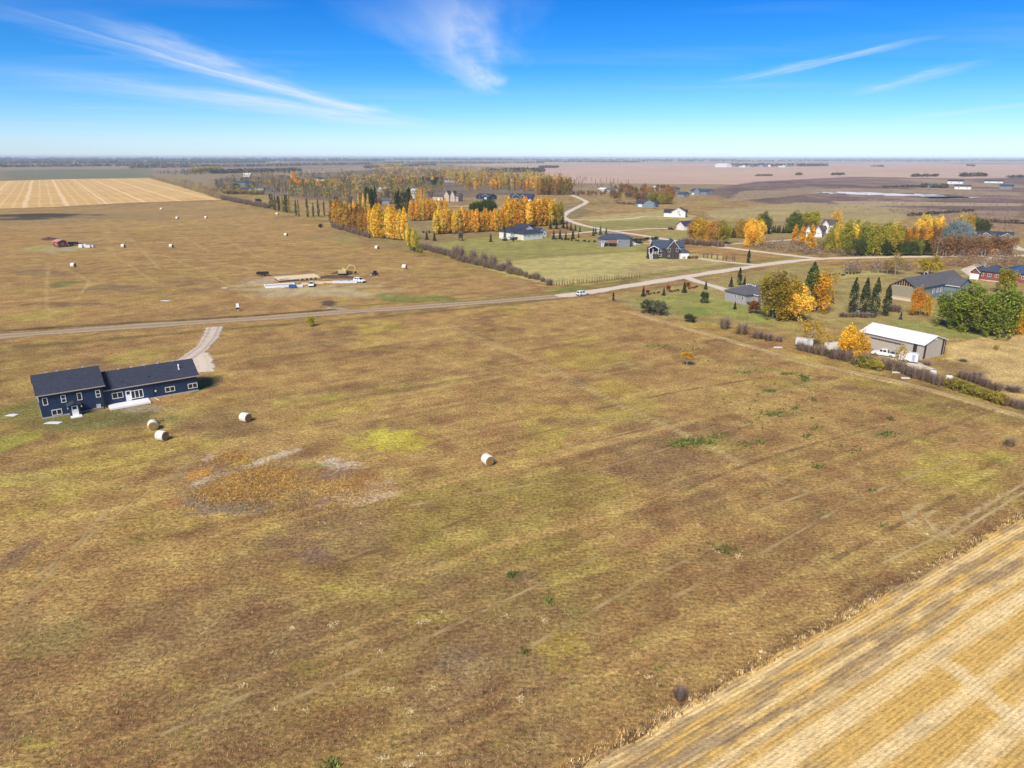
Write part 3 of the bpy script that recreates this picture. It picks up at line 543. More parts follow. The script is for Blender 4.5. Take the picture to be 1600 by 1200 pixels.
# shallow pond / salt pan in the marsh
def pond():
    m = mat_plain('pond_water', (.74, .74, .73), .5, 0, .3, .015, 0, .4)
    rr = random.Random(4)
    for pts in ([(1268, 301.2), (1300, 300.4), (1350, 301), (1420, 303), (1470, 304.8), (1484, 306), (1430, 306.4), (1360, 304.6), (1300, 302.8)], [(1440, 307.9), (1490, 307.3), (1535, 308.6), (1500, 309.8), (1452, 309.2)]):
        p = []; n = len(pts)
        for i in range(n):
            a, b2 = G(*pts[i]), G(*pts[(i+1) % n])
            for k in range(5):
                q = a.lerp(b2, k/5); p.append((q.x+rr.uniform(-9, 9), q.y+rr.uniform(-22, 22), .12))
        b = MB(); b.face(p); o = b.build('pond_water', m); tag(o, kind='structure')
pond()

def haze():
    b = MB(); b.box(-64000, 64000, -3500, 74000, -1, 56); m = bpy.data.materials.new('haze_air'); m.use_nodes = True; t = m.node_tree; t.nodes.remove(t.nodes['Principled BSDF'])
    pv = nd(t, 'ShaderNodeVolumePrincipled', ins={'Color': (.66, .82, 1.0, 1), 'Density': 0.72e-4, 'Anisotropy': -.1}); t.links.new(pv.outputs[0], t.nodes['Material Output'].inputs['Volume'])
    o = b.build('haze', m); tag(o, 'thin bluish haze over the far plain', 'haze', kind='stuff')
haze()
# ------------------------------------------------------------------ buildings
WHITE = mat_plain('white_trim', (.80, .80, .79), .5, 0, .05)
GLASS = mat_glass()
CONC = mat_plain('concrete', (.42, .40, .37), .9, 0, .15, 2.0, .2)
BLUEW = mat_siding('navy_siding', (.018, .038, .092), .16)
SLATE = mat_shingle('charcoal_shingles', (.042, .048, .074))
SLATEB = mat_shingle('blue_grey_shingles', (.055, .075, .115))
GREYR = mat_shingle('grey_shingles', (.115, .112, .125))
BROWNR = mat_shingle('brown_shingles', (.12, .085, .08))
TINR = mat_siding('white_sheet_roof', (.80, .82, .84), .3, True)
FASC = mat_plain('pale_fascia', (.42, .35, .28), .7)
BEIGE = mat_siding('beige_siding', (.50, .42, .32), .18)
GREYW = mat_siding('grey_siding', (.36, .35, .36), .18)
MIDGREY = mat_siding('slate_grey_siding', (.21, .215, .25), .18)
WHITEW = mat_siding('white_siding', (.72, .71, .68), .18)
CREAM = mat_siding('cream_siding', (.72, .65, .46), .18)
DARKBR = mat_siding('dark_brown_siding', (.062, .05, .048), .18)
REDW = mat_siding('red_siding', (.24, .07, .055), .18)
TEALW = mat_siding('blue_grey_siding', (.17, .24, .29), .18)
SHOPW = mat_siding('tan_sheet_metal', (.47, .42, .36), .23, True)
DKTRIM = mat_plain('dark_brown_trim', (.045, .032, .028), .6)
WOOD = mat_plain('raw_timber', (.55, .40, .22), .8, 0, .2, 4)
PLY = mat_plain('plywood', (.70, .56, .36), .8, 0, .1, 1.2)
DKWOOD = mat_plain('weathered_wood', (.23, .19, .15), .85, 0, .25, 3)
BLACK = mat_plain('black_plastic', (.018, .018, .02), .55)
STEEL = mat_plain('galvanised_steel', (.5, .51, .52), .4, .6, .1)
GREYD = mat_plain('door_grey', (.42, .45, .5), .5, 0, .05)

class House:
    def __init__(s, name, label, A, B, cat='house', group=None, world=False, zbase=0.0):
        a = Vector(A) if world else G(*A); b = Vector(B) if world else G(*B); s.L = (b-a).length; s.rz = math.atan2((b-a).y, (b-a).x); s.a = a
        s.root = empty(name, (a.x, a.y, zbase), s.rz); tag(s.root, label, cat, group)
    def at(s, px, py, face='F', off=0.0):
        """pixel -> local coordinates on a wall plane (F: y=off, R/L: x=off)"""
        c, n = math.cos(s.rz), math.sin(s.rz); ux = np.array([c, n, 0]); uy = np.array([-n, c, 0]); d = ray(px, py); o = np.array([0, 0, CAMZ]); A0 = np.array(s.a[:])
        nn = uy if face == 'F' else ux; p0 = A0+nn*off; t = ((p0-o)@nn)/(d@nn); q = o+d*t; return ((q-A0)@(ux if face == 'F' else uy), float(q[2]))
    def mass(s, x0, x1, y0, y1, h, wall, roofm, roof='gable', axis='x', rise=2.0, ov=.5, z0=0.0, th=.2, fascia=None):
        w = MB(); r = MB(); sl = rise/((y1-y0)/2 if axis == 'x' else (x1-x0)/2)
        if roof == 'gable':
            if axis == 'x':
                m = (y0+y1)/2; w.prism([(y0, z0), (y1, z0), (y1, h), (m, h+rise-.02), (y0, h)], 'x', x0, x1)
                e = h-ov*sl; r.prism([(y0-ov, e), (m, h+rise), (y1+ov, e), (y1+ov, e+th), (m, h+rise+th), (y0-ov, e+th)], 'x', x0-ov, x1+ov)
            else:
                m = (x0+x1)/2; w.prism([(x0, z0), (x1, z0), (x1, h), (m, h+rise-.02), (x0, h)], 'y', y0, y1)
                e = h-ov*sl; r.prism([(x0-ov, e), (m, h+rise), (x1+ov, e), (x1+ov, e+th), (m, h+rise+th), (x0-ov, e+th)], 'y', y0-ov, y1+ov)
        else:
            w.box(x0, x1, y0, y1, z0, h); d = min(x1-x0, y1-y0)/2+ov; e = h-.06
            X0, X1, Y0, Y1 = x0-ov, x1+ov, y0-ov, y1+ov; zt = h+rise
            if (x1-x0) >= (y1-y0): ra, rb = (X0+d, (Y0+Y1)/2, zt), (X1-d, (Y0+Y1)/2, zt); tops = [ra, rb, rb, ra]
            else: ra, rb = ((X0+X1)/2, Y0+d, zt), ((X0+X1)/2, Y1-d, zt); tops = [ra, ra, rb, rb]
            lo = [(X0, Y0), (X1, Y0), (X1, Y1), (X0, Y1)]; vb = [(*p, e) for p in lo]; vt = [(*p, e+th) for p in lo]
            r.mesh(vb+vt+[ra, rb], [(3, 2, 1, 0), (0, 1, 5, 4), (1, 2, 6, 5), (2, 3, 7, 6), (3, 0, 4, 7)]+([(4, 5, 9, 8), (5, 6, 9), (6, 7, 8, 9), (7, 4, 8)] if (x1-x0) >= (y1-y0) else [(4, 5, 8), (5, 6, 9, 8), (6, 7, 9), (7, 4, 8, 9)]))
        wo = w.build('wall', wall, s.root); ro = r.build('roof', roofm, s.root)
        if fascia and roof == 'gable':
            f = MB(); t2 = .14
            if axis == 'x':
                e = h-ov*sl
                yy = y0-ov-.03; f.box(x0-ov-.03, x1+ov+.03, yy-.02, yy+.02, e-.03, e+th-.02)
            else:
                m = (x0+x1)/2; e = h-ov*sl
                for yy in (y0-ov-.04,): f.prism([(x0-ov, e-.06), (m, h+rise-.06), (x1+ov, e-.06), (x1+ov, e+th), (m, h+rise+th), (x0-ov, e+th)], 'y', yy-.02, yy+.02)
            f.build('fascia', fascia, s.root)
        return wo, ro
    def _pl(s, mb, u0, u1, z0, z1, d0, d1, face, off, mi=0):
        """box on a wall: u along the wall, d outwards"""
        if face == 'F': mb.box(u0, u1, off-d1, off-d0, z0, z1, mi)
        elif face == 'R': mb.box(off+d0, off+d1, u0, u1, z0, z1, mi)
        else: mb.box(off-d1, off-d0, u0, u1, z0, z1, mi)
    def win(s, u, z, w, h, face='F', off=0.0, n=1, frame=None, pane=None, bar=None):
        """window centred at u, z; n lights side by side"""
        fr = MB(); b = bar or max(.07, w*.07)
        for a0, a1, c0, c1 in ((u-w/2, u+w/2, z+h/2-b, z+h/2), (u-w/2, u+w/2, z-h/2, z-h/2+b), (u-w/2, u-w/2+b, z-h/2+b, z+h/2-b), (u+w/2-b, u+w/2, z-h/2+b, z+h/2-b)): s._pl(fr, a0, a1, c0, c1, .004, .09, face, off)
        for k in range(1, n): x = u-w/2+k*w/n; s._pl(fr, x-b/2, x+b/2, z-h/2+b, z+h/2-b, .004, .085, face, off)
        fo = fr.build('window', frame or WHITE, s.root)
        for k in range(n):
            p = MB(); l = u-w/2+k*w/n+(b if k == 0 else b/2); r_ = u-w/2+(k+1)*w/n-(b if k == n-1 else b/2)
            s._pl(p, l, r_, z-h/2+b, z+h/2-b, .006, .04, face, off); p.build('pane', pane or GLASS, fo)
        return fo
    def door(s, u, w, h, face='F', off=0.0, z=0.05, mat=None, panels=0, name='door'):
        d = MB(); s._pl(d, u-w/2, u+w/2, z, z+h, .005, .07, face, off); o = d.build(name, mat or WHITE, s.root)
        if panels:
            g = MB(); s._pl(g, u-w*.3, u+w*.3, z+h*.62, z+h*.9, .071, .085, face, off); g.build('pane', GLASS, o)
        else:
            for k in range(1, 4):
                g = MB(); zz = z+h*k/4; s._pl(g, u-w*.48, u+w*.48, zz-.02, zz+.02, .071, .08, face, off); g.build('panel_line', GREYD, o)
        return o
    def box(s, name, mat, *a):
        m = MB(); m.box(*a); return m.build(name, mat, s.root)
    def row(s, x0, x1, n, z, w=1.3, h=1.2, face='F', off=0.0, k=2, **kw):
        for i in range(n): s.win(x0+(x1-x0)*(i+.5)/n, z, w, h, face, off, k, **kw)
    def stair(s, x, y0, y1, z1, w=1.1, mat=None, rail=True):
        m = MB(); n = 7
        for i in range(n):
            t = i/n; m.box(x-w/2, x+w/2, y0+(y1-y0)*t, y0+(y1-y0)*(t+1/n)+.06, z1*(t+1/n)-.1, z1*(t+1/n))
        for sx in (-w/2-.06, w/2+.06):
            m.prism([(y0, 0), (y0+.3, 0), (y1, z1-.35), (y1, z1), ], 'x', x+sx-.05, x+sx+.05)
            if rail: m.prism([(y0, .85), (y0, .95), (y1, z1+1.0), (y1, z1+.88)], 'x', x+sx-.05, x+sx+.05); m.box(x+sx-.05, x+sx+.05, y0, y0+.1, 0, .95)
        return m.build('stair', mat or WHITE, s.root)
    def railing(s, x0, x1, y, z, mat=None):
        m = MB(); m.box(x0, x1, y-.05, y+.05, z+.9, z+1.0)
        k = max(2, int((x1-x0)/1.1))
        for i in range(k+1): xx = x0+(x1-x0)*i/k; m.box(xx-.05, xx+.05, y-.04, y+.04, z, z+.9)
        for i in range(k*5): xx = x0+(x1-x0)*(i+.5)/(k*5); m.box(xx-.015, xx+.015, y-.015, y+.015, z+.1, z+.9)
        return m.build('railing', mat or WHITE, s.root)

def blue_house():
    h = House('blue_house', 'long navy blue house with charcoal shingle roof and white deck slab', (67, 655), (312, 612)); L = h.L; D = 9.6; x1 = 10.75
    h.mass(0, x1, 0, D, 4.9, BLUEW, SLATE, 'gable', 'x', 2.6, .45, fascia=FASC)
    h.mass(x1, L, .9, D-.3, 3.6, BLUEW, SLATE, 'gable', 'x', 2.4, .45, fascia=FASC)
    # foundation strip
    h.box('foundation', CONC, -.03, x1+.03, -.03, D+.03, 0, .28)
    h.box('foundation', CONC, x1+.035, L+.03, .87, D-.27, 0, .28)
    for px, py in ((70.3, 627), (99, 622.6), (124, 619), (153, 614.7)):
        u, z = h.at(px, py); h.win(u, z-.05, .85, 1.5, 'F', 0, 1 if px in (70.3, 124) else 1, bar=.11)
        if px in (99, 153): h.box('mullion', WHITE, u-.36, u+.36, -.088, -.006, z-.1, z)
    u, z = h.at(89, 643.8); h.win(u, z, 1.7, 1.15, 'F', 0, 2, bar=.11)
    u, z = h.at(155, 638.6); h.win(u, max(.75, z), .7, .65, 'F', 0, 1, bar=.08, pane=GREYD)
    # front entry with a small gabled hood on posts
    u, z = h.at(117, 644); d = h.door(u, 1.1, 1.95, 'F', -1.7, .2, WHITE, 1)
    h.box('porch_wall', BLUEW, u-.85, u+.85, -1.7, -.004, 0, 2.2)
    m = MB(); m.prism([(u-1.25, 2.12), (u, 2.62), (u+1.25, 2.12), (u+1.25, 2.24), (u, 2.76), (u-1.25, 2.24)], 'y', -2.2, -.003); m.build('porch_roof', SLATE, h.root)
    m = MB(); m.prism([(u-.9, 2.2), (u+.9, 2.2), (u, 2.55)], 'y', -1.9, -1.705); m.build('porch_gable', BLUEW, h.root)
    for sx in (-1.15, 1.15):
        h.box('porch_bracket', WHITE, u+sx-.07, u+sx+.07, -2.1, -1.96, 1.75, 2.14)
    for k in range(2): h.box('step', WHITE, u-.95, u+.95, -2.5-k*.35, -1.78-k*.75, 0, .2-k*.09)
    # back wing
    Y = .9
    def wl(px, py): return h.at(px, py, 'F', Y)
    u, z = wl(183.7, 617.6); h.win(u, z, 2.0, 1.25, 'F', Y, 2, bar=.11)
    u, z = wl(201, 620); h.door(u, 1.0, 2.15, 'F', Y, .45, WHITE, 1)
    u, z = wl(214, 614.7); h.win(u, z-.1, 2.3, 1.75, 'F', Y, 3, bar=.13)
    u, z = wl(265.6, 608); h.win(u, z, 1.9, 1.1, 'F', Y, 2, bar=.11)
    u, z = wl(301, 602.6); h.win(u, z, 1.9, 1.1, 'F', Y, 2, bar=.11)
    u, z = wl(243, 611); h.box('wall_light', WHITE, u-.14, u+.14, Y-.12, Y-.004, z-.15, z+.2)
    u, z = wl(240, 614); h.box('downspout', DKTRIM, u-.05, u+.05, Y-.1, Y-.004, .1, 3.3)
    m = MB(); m.tube((u, Y-.1, .2), (u+.5, Y-2.2, .06), .06, .06, 6); m.build('drain_pipe', WHITE, h.root)
    h.box('downspout', DKTRIM, 10.45, 10.57, -.1, -.004, .1, 4.2)
    h.box('downspout', DKTRIM, 6.1, 6.2, -.1, -.004, 2.9, 4.2)
    m = MB(); m.box(11.2, 18.6, -2.2, .88, .05, .38); m.build('deck_slab', mat_plain('white_deck', (.82, .81, .80), .6, 0, .04), h.root)
    for k in range(6): h.box('deck_footing', CONC, 11.3+k*1.4, 11.45+k*1.4, -2.15, -2.0, 0, .06)
    m = MB(); m.box(8.4, 10.3, -.5, -.03, 0, .42); m.build('window_well', DKWOOD, h.root)
    # roof furniture: ridge vents, plumbing stacks
    for i, xx in enumerate((2.2, 4.0, 6.0, 8.4)): h.box('ridge_vent', GREYD, xx-.18, xx+.18, D/2+.02, D/2+.3, 7.3, 7.85)
    for i, xx in enumerate((12.2, 14.6, 17.0, 19.4, 22.0, 25.0)): h.box('ridge_vent', GREYD, xx-.18, xx+.18, D/2+.2, D/2+.5, 5.75, 6.38)
    for xx, yy, zz in ((5.2, 2.6, 6.3), (14.6, 1.8, 4.2), (19.6, 2.0, 4.4)):
        m = MB(); m.tube((xx, yy, zz-.4), (xx, yy, zz+.25), .09, .09, 8); m.build('vent_pipe', BLACK, h.root)
    m = MB(); m.tube((25.6, 2.9, 4.6), (25.6, 2.9, 5.75), .13, .13, 8); m.tube((25.6, 2.9, 5.7), (25.6, 2.9, 5.95), .22, .1, 8); m.tube((25.6, 2.9, 4.75), (25.6, 2.9, 4.95), .3, .16, 8); m.build('flue', WHITE, h.root)
    # gable end windows on the right side
    h.win(3.5, 1.7, 1.2, 1.1, 'R', L, 2); h.win(3.2, 3.2, 1.0, 1.2, 'L', 0, 1); h.win(6.6, 3.2, 1.0, 1.2, 'L', 0, 1)
blue_house()

def brown_house():
    h = House('brown_house', 'dark brown two storey house with blue grey roof and white stairs', (1013, 404.5), (1061, 405)); L = h.L
    h.mass(2.6, L-4.4, 2.2, 11, 5.2, DARKBR, SLATEB, 'gable', 'x', 3.2, .5)
    h.mass(L-6.0, L-.2, .2, 11.5, 5.3, DARKBR, SLATEB, 'gable', 'y', 3.6, .5, fascia=WHITE)
    h.mass(L-.1, L+3.0, 4.5, 11.2, 5.6, DARKBR, SLATEB, 'gable', 'x', 2.4, .4)
    h.mass(L-.1, L+5.2, 2.0, 9.0, 3.0, WHITEW, SLATEB, 'hip', 'x', 1.7, .4)
    # raised porch with open gable front
    m = MB(); m.prism([(-.5, 4.9), (2.3, 6.3), (5.1, 4.9), (5.1, 5.1), (2.3, 6.55), (-.5, 5.1)], 'y', -.6, 4.0); m.build('porch_roof', SLATEB, h.root)
    m = MB(); m.prism([(-.5, 4.84), (2.3, 6.24), (5.1, 4.84), (5.1, 5.12), (2.3, 6.57), (-.5, 5.12)], 'y', -.68, -.61); m.build('fascia', WHITE, h.root)
    h.box('porch_deck', DKWOOD, -.1, 4.7, -.4, 2.19, 2.35, 2.55); h.box('porch_skirt', DARKBR, .1, 4.5, -.1, 2.18, 0, 2.34); h.box('porch_wall', DARKBR, 0, 2.58, 2.2, 8, 0, 5.0)
    for x in (0, 1.9, 4.5): h.box('porch_post', WHITE, x, x+.22, -.35, -.13, 2.55, 4.95)
    h.railing(1.9, 4.6, -.3, 2.55); h.stair(.95, -4.0, -.42, 2.5, 1.1)
    for u, z, w, hh in ((6.0, 4.2, 1.4, 1.6), (6.0, 1.6, 1.5, 1.2)): h.win(u, z, w, hh, 'F', 2.2, 2)
    for u, z, w, hh in ((L-5.1, 4.3, 1.1, 1.9), (L-1.2, 4.5, 1.1, 1.7), (L-5.1, 1.5, .9, .9)): h.win(u, z, w, hh, 'F', .2, 1)
    h.box('chimney_chase', DARKBR, L-3.8, L-2.4, -.5, .19, 0, 5.4)
    h.win(L+1.8, 5.0, 1.2, 1.0, 'F', 4.5, 1); h.door(L+2.9, 3.6, 2.3, 'F', 2.0, .08, WHITE, 0, 'garage_door'); h.door(5.6, 2.4, 2.2, 'R', L+5.2, .08, WHITE, 0, 'garage_door')
brown_house()

def grey_hip_house():
    h = House('grey_house', 'slate grey bungalow with blue hip roof and rear deck with stairs', (934, 384.5), (984, 386)); L = h.L
    h.mass(0, L, 1.6, 11.5, 4.0, MIDGREY, SLATEB, 'hip', 'x', 2.6, .6)
    h.mass(L-7.0, L, .0, 1.6-.01, 3.95, MIDGREY, SLATEB, 'gable', 'x', .5, .0, th=.12)
    h.box('deck', DKWOOD, 2.0, L-7.1, -1.6, 1.59, 2.1, 2.3); h.railing(5.2, L-7.2, -1.5, 2.3, DKWOOD); h.stair(3.2, -5.0, -1.62, 2.2, 1.2)
    for x in (2.1, 6.0, L-7.5): h.box('deck_post', DKWOOD, x, x+.2, -1.5, -1.3, 0, 2.09)
    m = MB(); m.box(5.4, L-7.2, 1.3, 1.59, 2.35, 3.7); m.build('patio_screen', mat_plain('red_brown_panel', (.30, .10, .07), .7), h.root)
    h.win(1.2, 3.0, 1.4, 1.2, 'F', 1.6, 2); h.win(L-1.6, 1.0, .9, .9, 'F', -.0, 1); h.win(L-5.6, 2.9, 1.0, 1.3, 'F', 0, 1); h.box('corner_trim', WHITE, L-7.12, L-6.95, -.05, .05, 0, 3.9)
    h.win(5.0, 2.8, 1.2, 1.2, 'R', L, 2)
    for x in (6, 11, 13): h.box('roof_vent', GREYD, x, x+.35, 6.7, 7.0, 6.2, 6.95)
grey_hip_house()

def white_house():
    h = House('white_house', 'white multi wing house with dark hip roofs in front of golden poplars', (818, 375.5), (853, 372), zbase=0); L = h.L
    h.mass(0, L*.86, 0, 8, 3.6, WHITEW, SLATE, 'hip', 'x', 2.0, .5)
    h.mass(-3.0, 9, 8.5, 19, 4.2, WHITEW, SLATE, 'hip', 'x', 2.6, .5)
    h.mass(9.05, 18, 10, 20, 5.6, WHITEW, SLATE, 'gable', 'y', 2.2, .5)
    h.mass(L*.87, L+3.4, 3.0, 12, 3.8, WHITEW, SLATE, 'gable', 'y', 2.0, .5, fascia=WHITE)
    h.door(4.6, 5.0, 2.6, 'L', 0, .05, CREAM, 0, 'garage_door'); h.win(L-1.0, 2.4, 1.4, 1.3, 'F', 3.0, 2); h.win(L+1.6, 2.4, 1.2, 1.3, 'F', 3.0, 2)
    h.win(1.0, 2.6, 1.6, 1.4, 'F', 8.5, 2); h.win(11, 4.6, 1.3, 1.3, 'F', 10, 2); h.win(15, 4.6, 1.3, 1.3, 'F', 10, 2); h.box('deck', DKWOOD, -5.5, -.2, 5.0, 8.4, 1.4, 1.6); h.railing(-5.5, -.3, 5.0, 1.6)
    h.row(2, L*.8, 3, 2.2, 1.2, .9)
white_house()

def shop():
    c = G(1440, 562.5); d = Vector((.518, -.855, 0)); h = House('white_roof_shop', 'tan sheet metal shop building with a white roof and dark brown corner bands', c-d*17, c, 'shop building', None, True); L = h.L; D = 10
    h.mass(0, L, 0, D, 3.9, SHOPW, TINR, 'gable', 'x', 1.55, .35, th=.14, fascia=WHITE)
    for u0 in (L-2.6, ): h.box('corner_band', DKTRIM, u0, u0+.95, -.05, -.004, 0, 3.72)
    for y0 in (.35, 8.3): h.box('corner_band', DKTRIM, L+.004, L+.05, y0, y0+.8, 0, 3.9+(.3 if y0 < 1 else .45))
    h.box('corner_band', DKTRIM, L+.004, L+.05, 9.5, 9.88, 0, 3.8)
    m = MB(); rr = random.Random(2); x = 2.6
    while x < L-5.2:
        w = rr.uniform(.28, .5); m.box(x, x+w, -.05, -.004, 2.55+rr.uniform(-.04, .04), 2.95); x += w+.1
    m.build('dark_wall_strip', DKTRIM, h.root)
    h.box('gable_light', WHITE, L+.004, L+.2, 4.75, 5.05, 4.55, 4.9)
    h.box('foundation', CONC, -.04, L+.06, -.06, D+.04, 0, .12)
    h.box('roof_ridge_cap', WHITE, -.35, L+.35, D/2-.2, D/2+.2, 5.6, 5.66)
shop()

def grey_bungalow():
    h = House('grey_bungalow', 'light grey bungalow with purple grey hip roof beside tall yellow trees', (1132, 469), (1165, 477)); L = h.L
    h.mass(0, L, 0, 13.5, 3.5, GREYW, GREYR, 'hip', 'y', 2.3, .5)
    h.mass(L-4.2, L+2.6, 3.0, 13, 3.6, GREYW, GREYR, 'gable', 'x', 1.8, .4, fascia=WHITE)
    h.box('deck', DKWOOD, L+.05, L+3.2, .2, 2.9, 1.2, 1.4); h.box('deck_post', DKWOOD, L+2.9, L+3.1, .3, .5, 0, 3.4); h.box('deck_post', DKWOOD, L+2.9, L+3.1, 2.5, 2.7, 0, 3.4)
    h.win(5.2, 2.3, .6, 1.3); h.win(8.6, 2.2, .7, 1.4); h.win(6.5, .55, 1.1, .5); h.win(9.0, .5, .7, .5); h.win(5.5, 2.2, 2.6, 1.4, 'R', L+2.6, 3)
    for k in range(6): h.box('roof_vent', WHITE, 3.0+k*.7, 3.25+k*.7, 6.4+.3*(k % 3), 6.7+.3*(k % 3), 5.3, 5.85)
grey_bungalow()

def truss_house():
    c = G(1390, 466); h = House('unfinished_house', 'grey roofed house with an open timber truss gable and bare sheathing', c, c+Vector((.56, -.83, 0))*8.6, 'house', None, True); L = h.L
    h.box('wall', mat_plain('osb_sheathing', (.30, .26, .19), .9, 0, .3, 2.5), 0, L, 0, 9.5, 1.1, 4.9)
    h.box('foundation', mat_plain('pale_foundation', (.62, .52, .42), .9), -.05, L+.05, -.05, 9.5, 0, 1.1)
    m = MB(); m.prism([(-.6, 4.6), (L/2, 7.7), (L+.6, 4.6), (L+.6, 4.82), (L/2, 7.95), (-.6, 4.82)], 'y', -.5, 34); m.build('roof', GREYR, h.root)
    h.box('roof_truss', WOOD, 0, L, .02, .2, 4.9, 5.06)
    for sx in (1, -1): m = MB(); m.prism([(L/2+sx*.02, 7.4), (L/2+sx*.02, 7.66), (L/2+sx*(L/2+.5), 4.8), (L/2+sx*(L/2+.5), 4.62)], 'y', .02, .2); m.build('roof_truss', WOOD, h.root)
    for k in range(1, 10): x = L*k/10; top = 4.9+2.6*(1-abs(x-L/2)/(L/2)); h.box('truss_web', WOOD, x-.07, x+.07, .03, .18, 5.07, top)
    m = MB(); m.prism([(.1, 4.91), (L-.1, 4.91), (L/2, 7.4)], 'y', .3, .36); m.build('gable_shade_sheet', DKTRIM, h.root)  # dark sheet behind the trusses imitates the shade inside the open gable
    h.box('sill_beam', WOOD, -.1, L+.1, -.15, -.055, 1.0, 1.25)
    h.box('wall', TEALW, 1.0, L, 9.55, 33.5, 0, 4.6); h.mass(L-.02, L+5.0, 20, 29, 4.4, TEALW, GREYR, 'gable', 'x', 2.2, .5, fascia=WHITE)
    for yv in (12.5, 15.5, 18): h.win(yv, 2.7, 1.3, 1.7, 'R', L, 2)
    h.door(24.5, 4.6, 2.4, 'R', L+5.0, .05, WHITE, 0, 'garage_door')
    for k in range(7): h.box('roof_vent', WHITE, L/2-1.6+.1*(k % 2), L/2-1.25, 6+k*3.4, 6.3+k*3.4, 6.6, 7.4)
    m = MB()
    for i in range(14):
        a0, a1 = 2*math.pi*i/14, 2*math.pi*(i+1)/14; m.tube((L/2-1+.7*math.cos(a0), 16, 7.9+.7*math.sin(a0)), (L/2-1+.7*math.cos(a1), 16, 7.9+.7*math.sin(a1)), .08, .08, 5)
    m.build('roof_fan_ring', WHITE, h.root)
truss_house()

def simple(name, label, A, B, D, hgt, wall, roofm, roof='hip', rise=2.2, wings=(), wins=3, group=None, garage=None, cat='house', wz=None, ww=1.4, wh=1.2):
    h = House(name, label, A, B, cat, group); L = h.L
    h.mass(0, L, 0, D, hgt, wall, roofm, 'gable' if roof != 'hip' else 'hip', 'y' if roof == 'gy' else 'x', rise, .5)
    for (x0, x1, y0, y1, hh, ax, rs) in wings: h.mass(x0*L, x1*L, y0, y1, hh, wall, roofm, 'gable', ax, rs, .45, fascia=WHITE)
    if wins:
        for i in range(wins):
            u = L*(i+.5)/wins; off = 0.0
            for (x0, x1, y0, y1, hh, ax, rs) in wings:
                if x0*L < u < x1*L: off = min(off, y0)
            h.win(u, wz or hgt*.58, ww, wh, 'F', off, 2)
    if garage is not None: h.door(garage[0]*L, garage[1], 2.3, 'F', garage[2], .05, WHITE, 0, 'garage_door')
    h.win(D*.5, hgt*.58, 1.2, 1.1, 'R', L, 2); h.win(D*.5, hgt*.58, 1.2, 1.1, 'L', 0, 2)
    return h
simple('red_house', 'red walled house with grey blue hip roof and white garage', (1527, 436), (1562, 440), 10, 3.6, REDW, SLATEB, 'hip', 2.4, [(-.28, .12, -2.0, 6, 3.2, 'y', 1.6)], 3, garage=(-.08, 3.4, -2.0))
simple('red_house', 'red walled house with bright blue hip roof at the right edge', (1572, 441), (1622, 444), 11, 3.8, REDW, mat_shingle('blue_shingles', (.045, .085, .17)), 'hip', 3.0, (), 3)
simple('dark_house', 'dark slate house with low gables and concrete drive behind russet hedge', (1523, 375), (1581, 378), 11, 3.2, MIDGREY, SLATE, 'gx', 2.0, [(.12, .42, -2.0, 6, 3.2, 'y', 1.7), (.66, 1.0, -3.4, 6, 3.2, 'y', 1.9)], 3, garage=(.83, 4.6, -3.4))
h = simple('white_house', 'white house with dark roof and a big gabled front on pale lawn', (1037, 338.5), (1071, 339.5), 11, 3.6, WHITEW, SLATE, 'gx', 2.4, [(.38, 1.0, -2.2, 9, 4.4, 'y', 3.2)], 2, garage=(.17, 4.2, 0))
m = MB(); u = h.L*.69
for i in range(12):
    a0, a1 = 2*math.pi*i/12, 2*math.pi*(i+1)/12; m.tube((u+.9*math.cos(a0), -2.3, 4.2+.9*math.sin(a0)), (u+.9*math.cos(a1), -2.3, 4.2+.9*math.sin(a1)), .12, .12, 5)
m.build('round_window', DKTRIM, h.root)
simple('white_garage', 'white gabled garage with dark roof beside the yellow trees', (1057, 358.5), (1069, 360), 12, 3.3, WHITEW, SLATE, 'gy', 2.6, (), 0, garage=(.4, 3.2, 0), cat='garage')
simple('blue_grey_house', 'blue grey bungalow with white gable below the russet trees', (994, 323), (1024, 324), 11, 3.6, TEALW, SLATE, 'gx', 2.6, [(.45, .95, -1.5, 8, 3.9, 'y', 2.4)], 3, garage=(.2, 4, 0))
simple('quonset_shed', 'white fronted round shed with teal roof beyond the russet trees', (1017, 297), (1030, 297.6), 14, 4.5, WHITEW, mat_shingle('teal_sheet', (.10, .17, .19)), 'gy', 3.0, (), 0, cat='shed')
simple('far_house', 'far slate house with purple roof left of the blue grey villa', (1043, 299.5), (1054, 300), 12, 5, MIDGREY, BROWNR, 'hip', 3, (), 2)
simple('far_house', 'far low blue house directly below the purple roofed house', (1058, 307.5), (1069, 308), 12, 3.6, TEALW, SLATEB, 'gx', 2.6, (), 2)
simple('far_villa', 'far blue grey villa with white garage doors by the open field', (1078, 304), (1105, 305.5), 13, 5, MIDGREY, SLATEB, 'gx', 3, [(.3, .6, -2, 8, 5, 'y', 3)], 3, garage=(.2, 5, 0))
simple('dark_gabled_house', 'dark navy house with two white trimmed gables and wide drive', (797, 315), (832, 315.5), 13, 5.4, BLUEW, SLATE, 'gx', 3, [(.12, .42, -2, 8, 5.6, 'y', 3.2), (.46, .72, -2.5, 8, 4.6, 'y', 3)], 4, garage=(.86, 5, 0))
simple('dark_cottage', 'small dark navy bungalow left of the two gabled navy house', (744, 310.5), (765, 312), 11, 3.6, BLUEW, SLATE, 'gx', 2.6, [(.55, .98, -1.5, 8, 3.6, 'y', 2.4)], 2, garage=(.77, 4.4, -1.5))
simple('beige_house', 'large beige house with twin pointed gables above the poplars', (694, 314.5), (716, 315), 14, 6, BEIGE, BROWNR, 'gx', 3, [(.05, .4, -2, 8, 6.5, 'y', 5), (.5, .8, -2, 8, 6.5, 'y', 5)], 4)
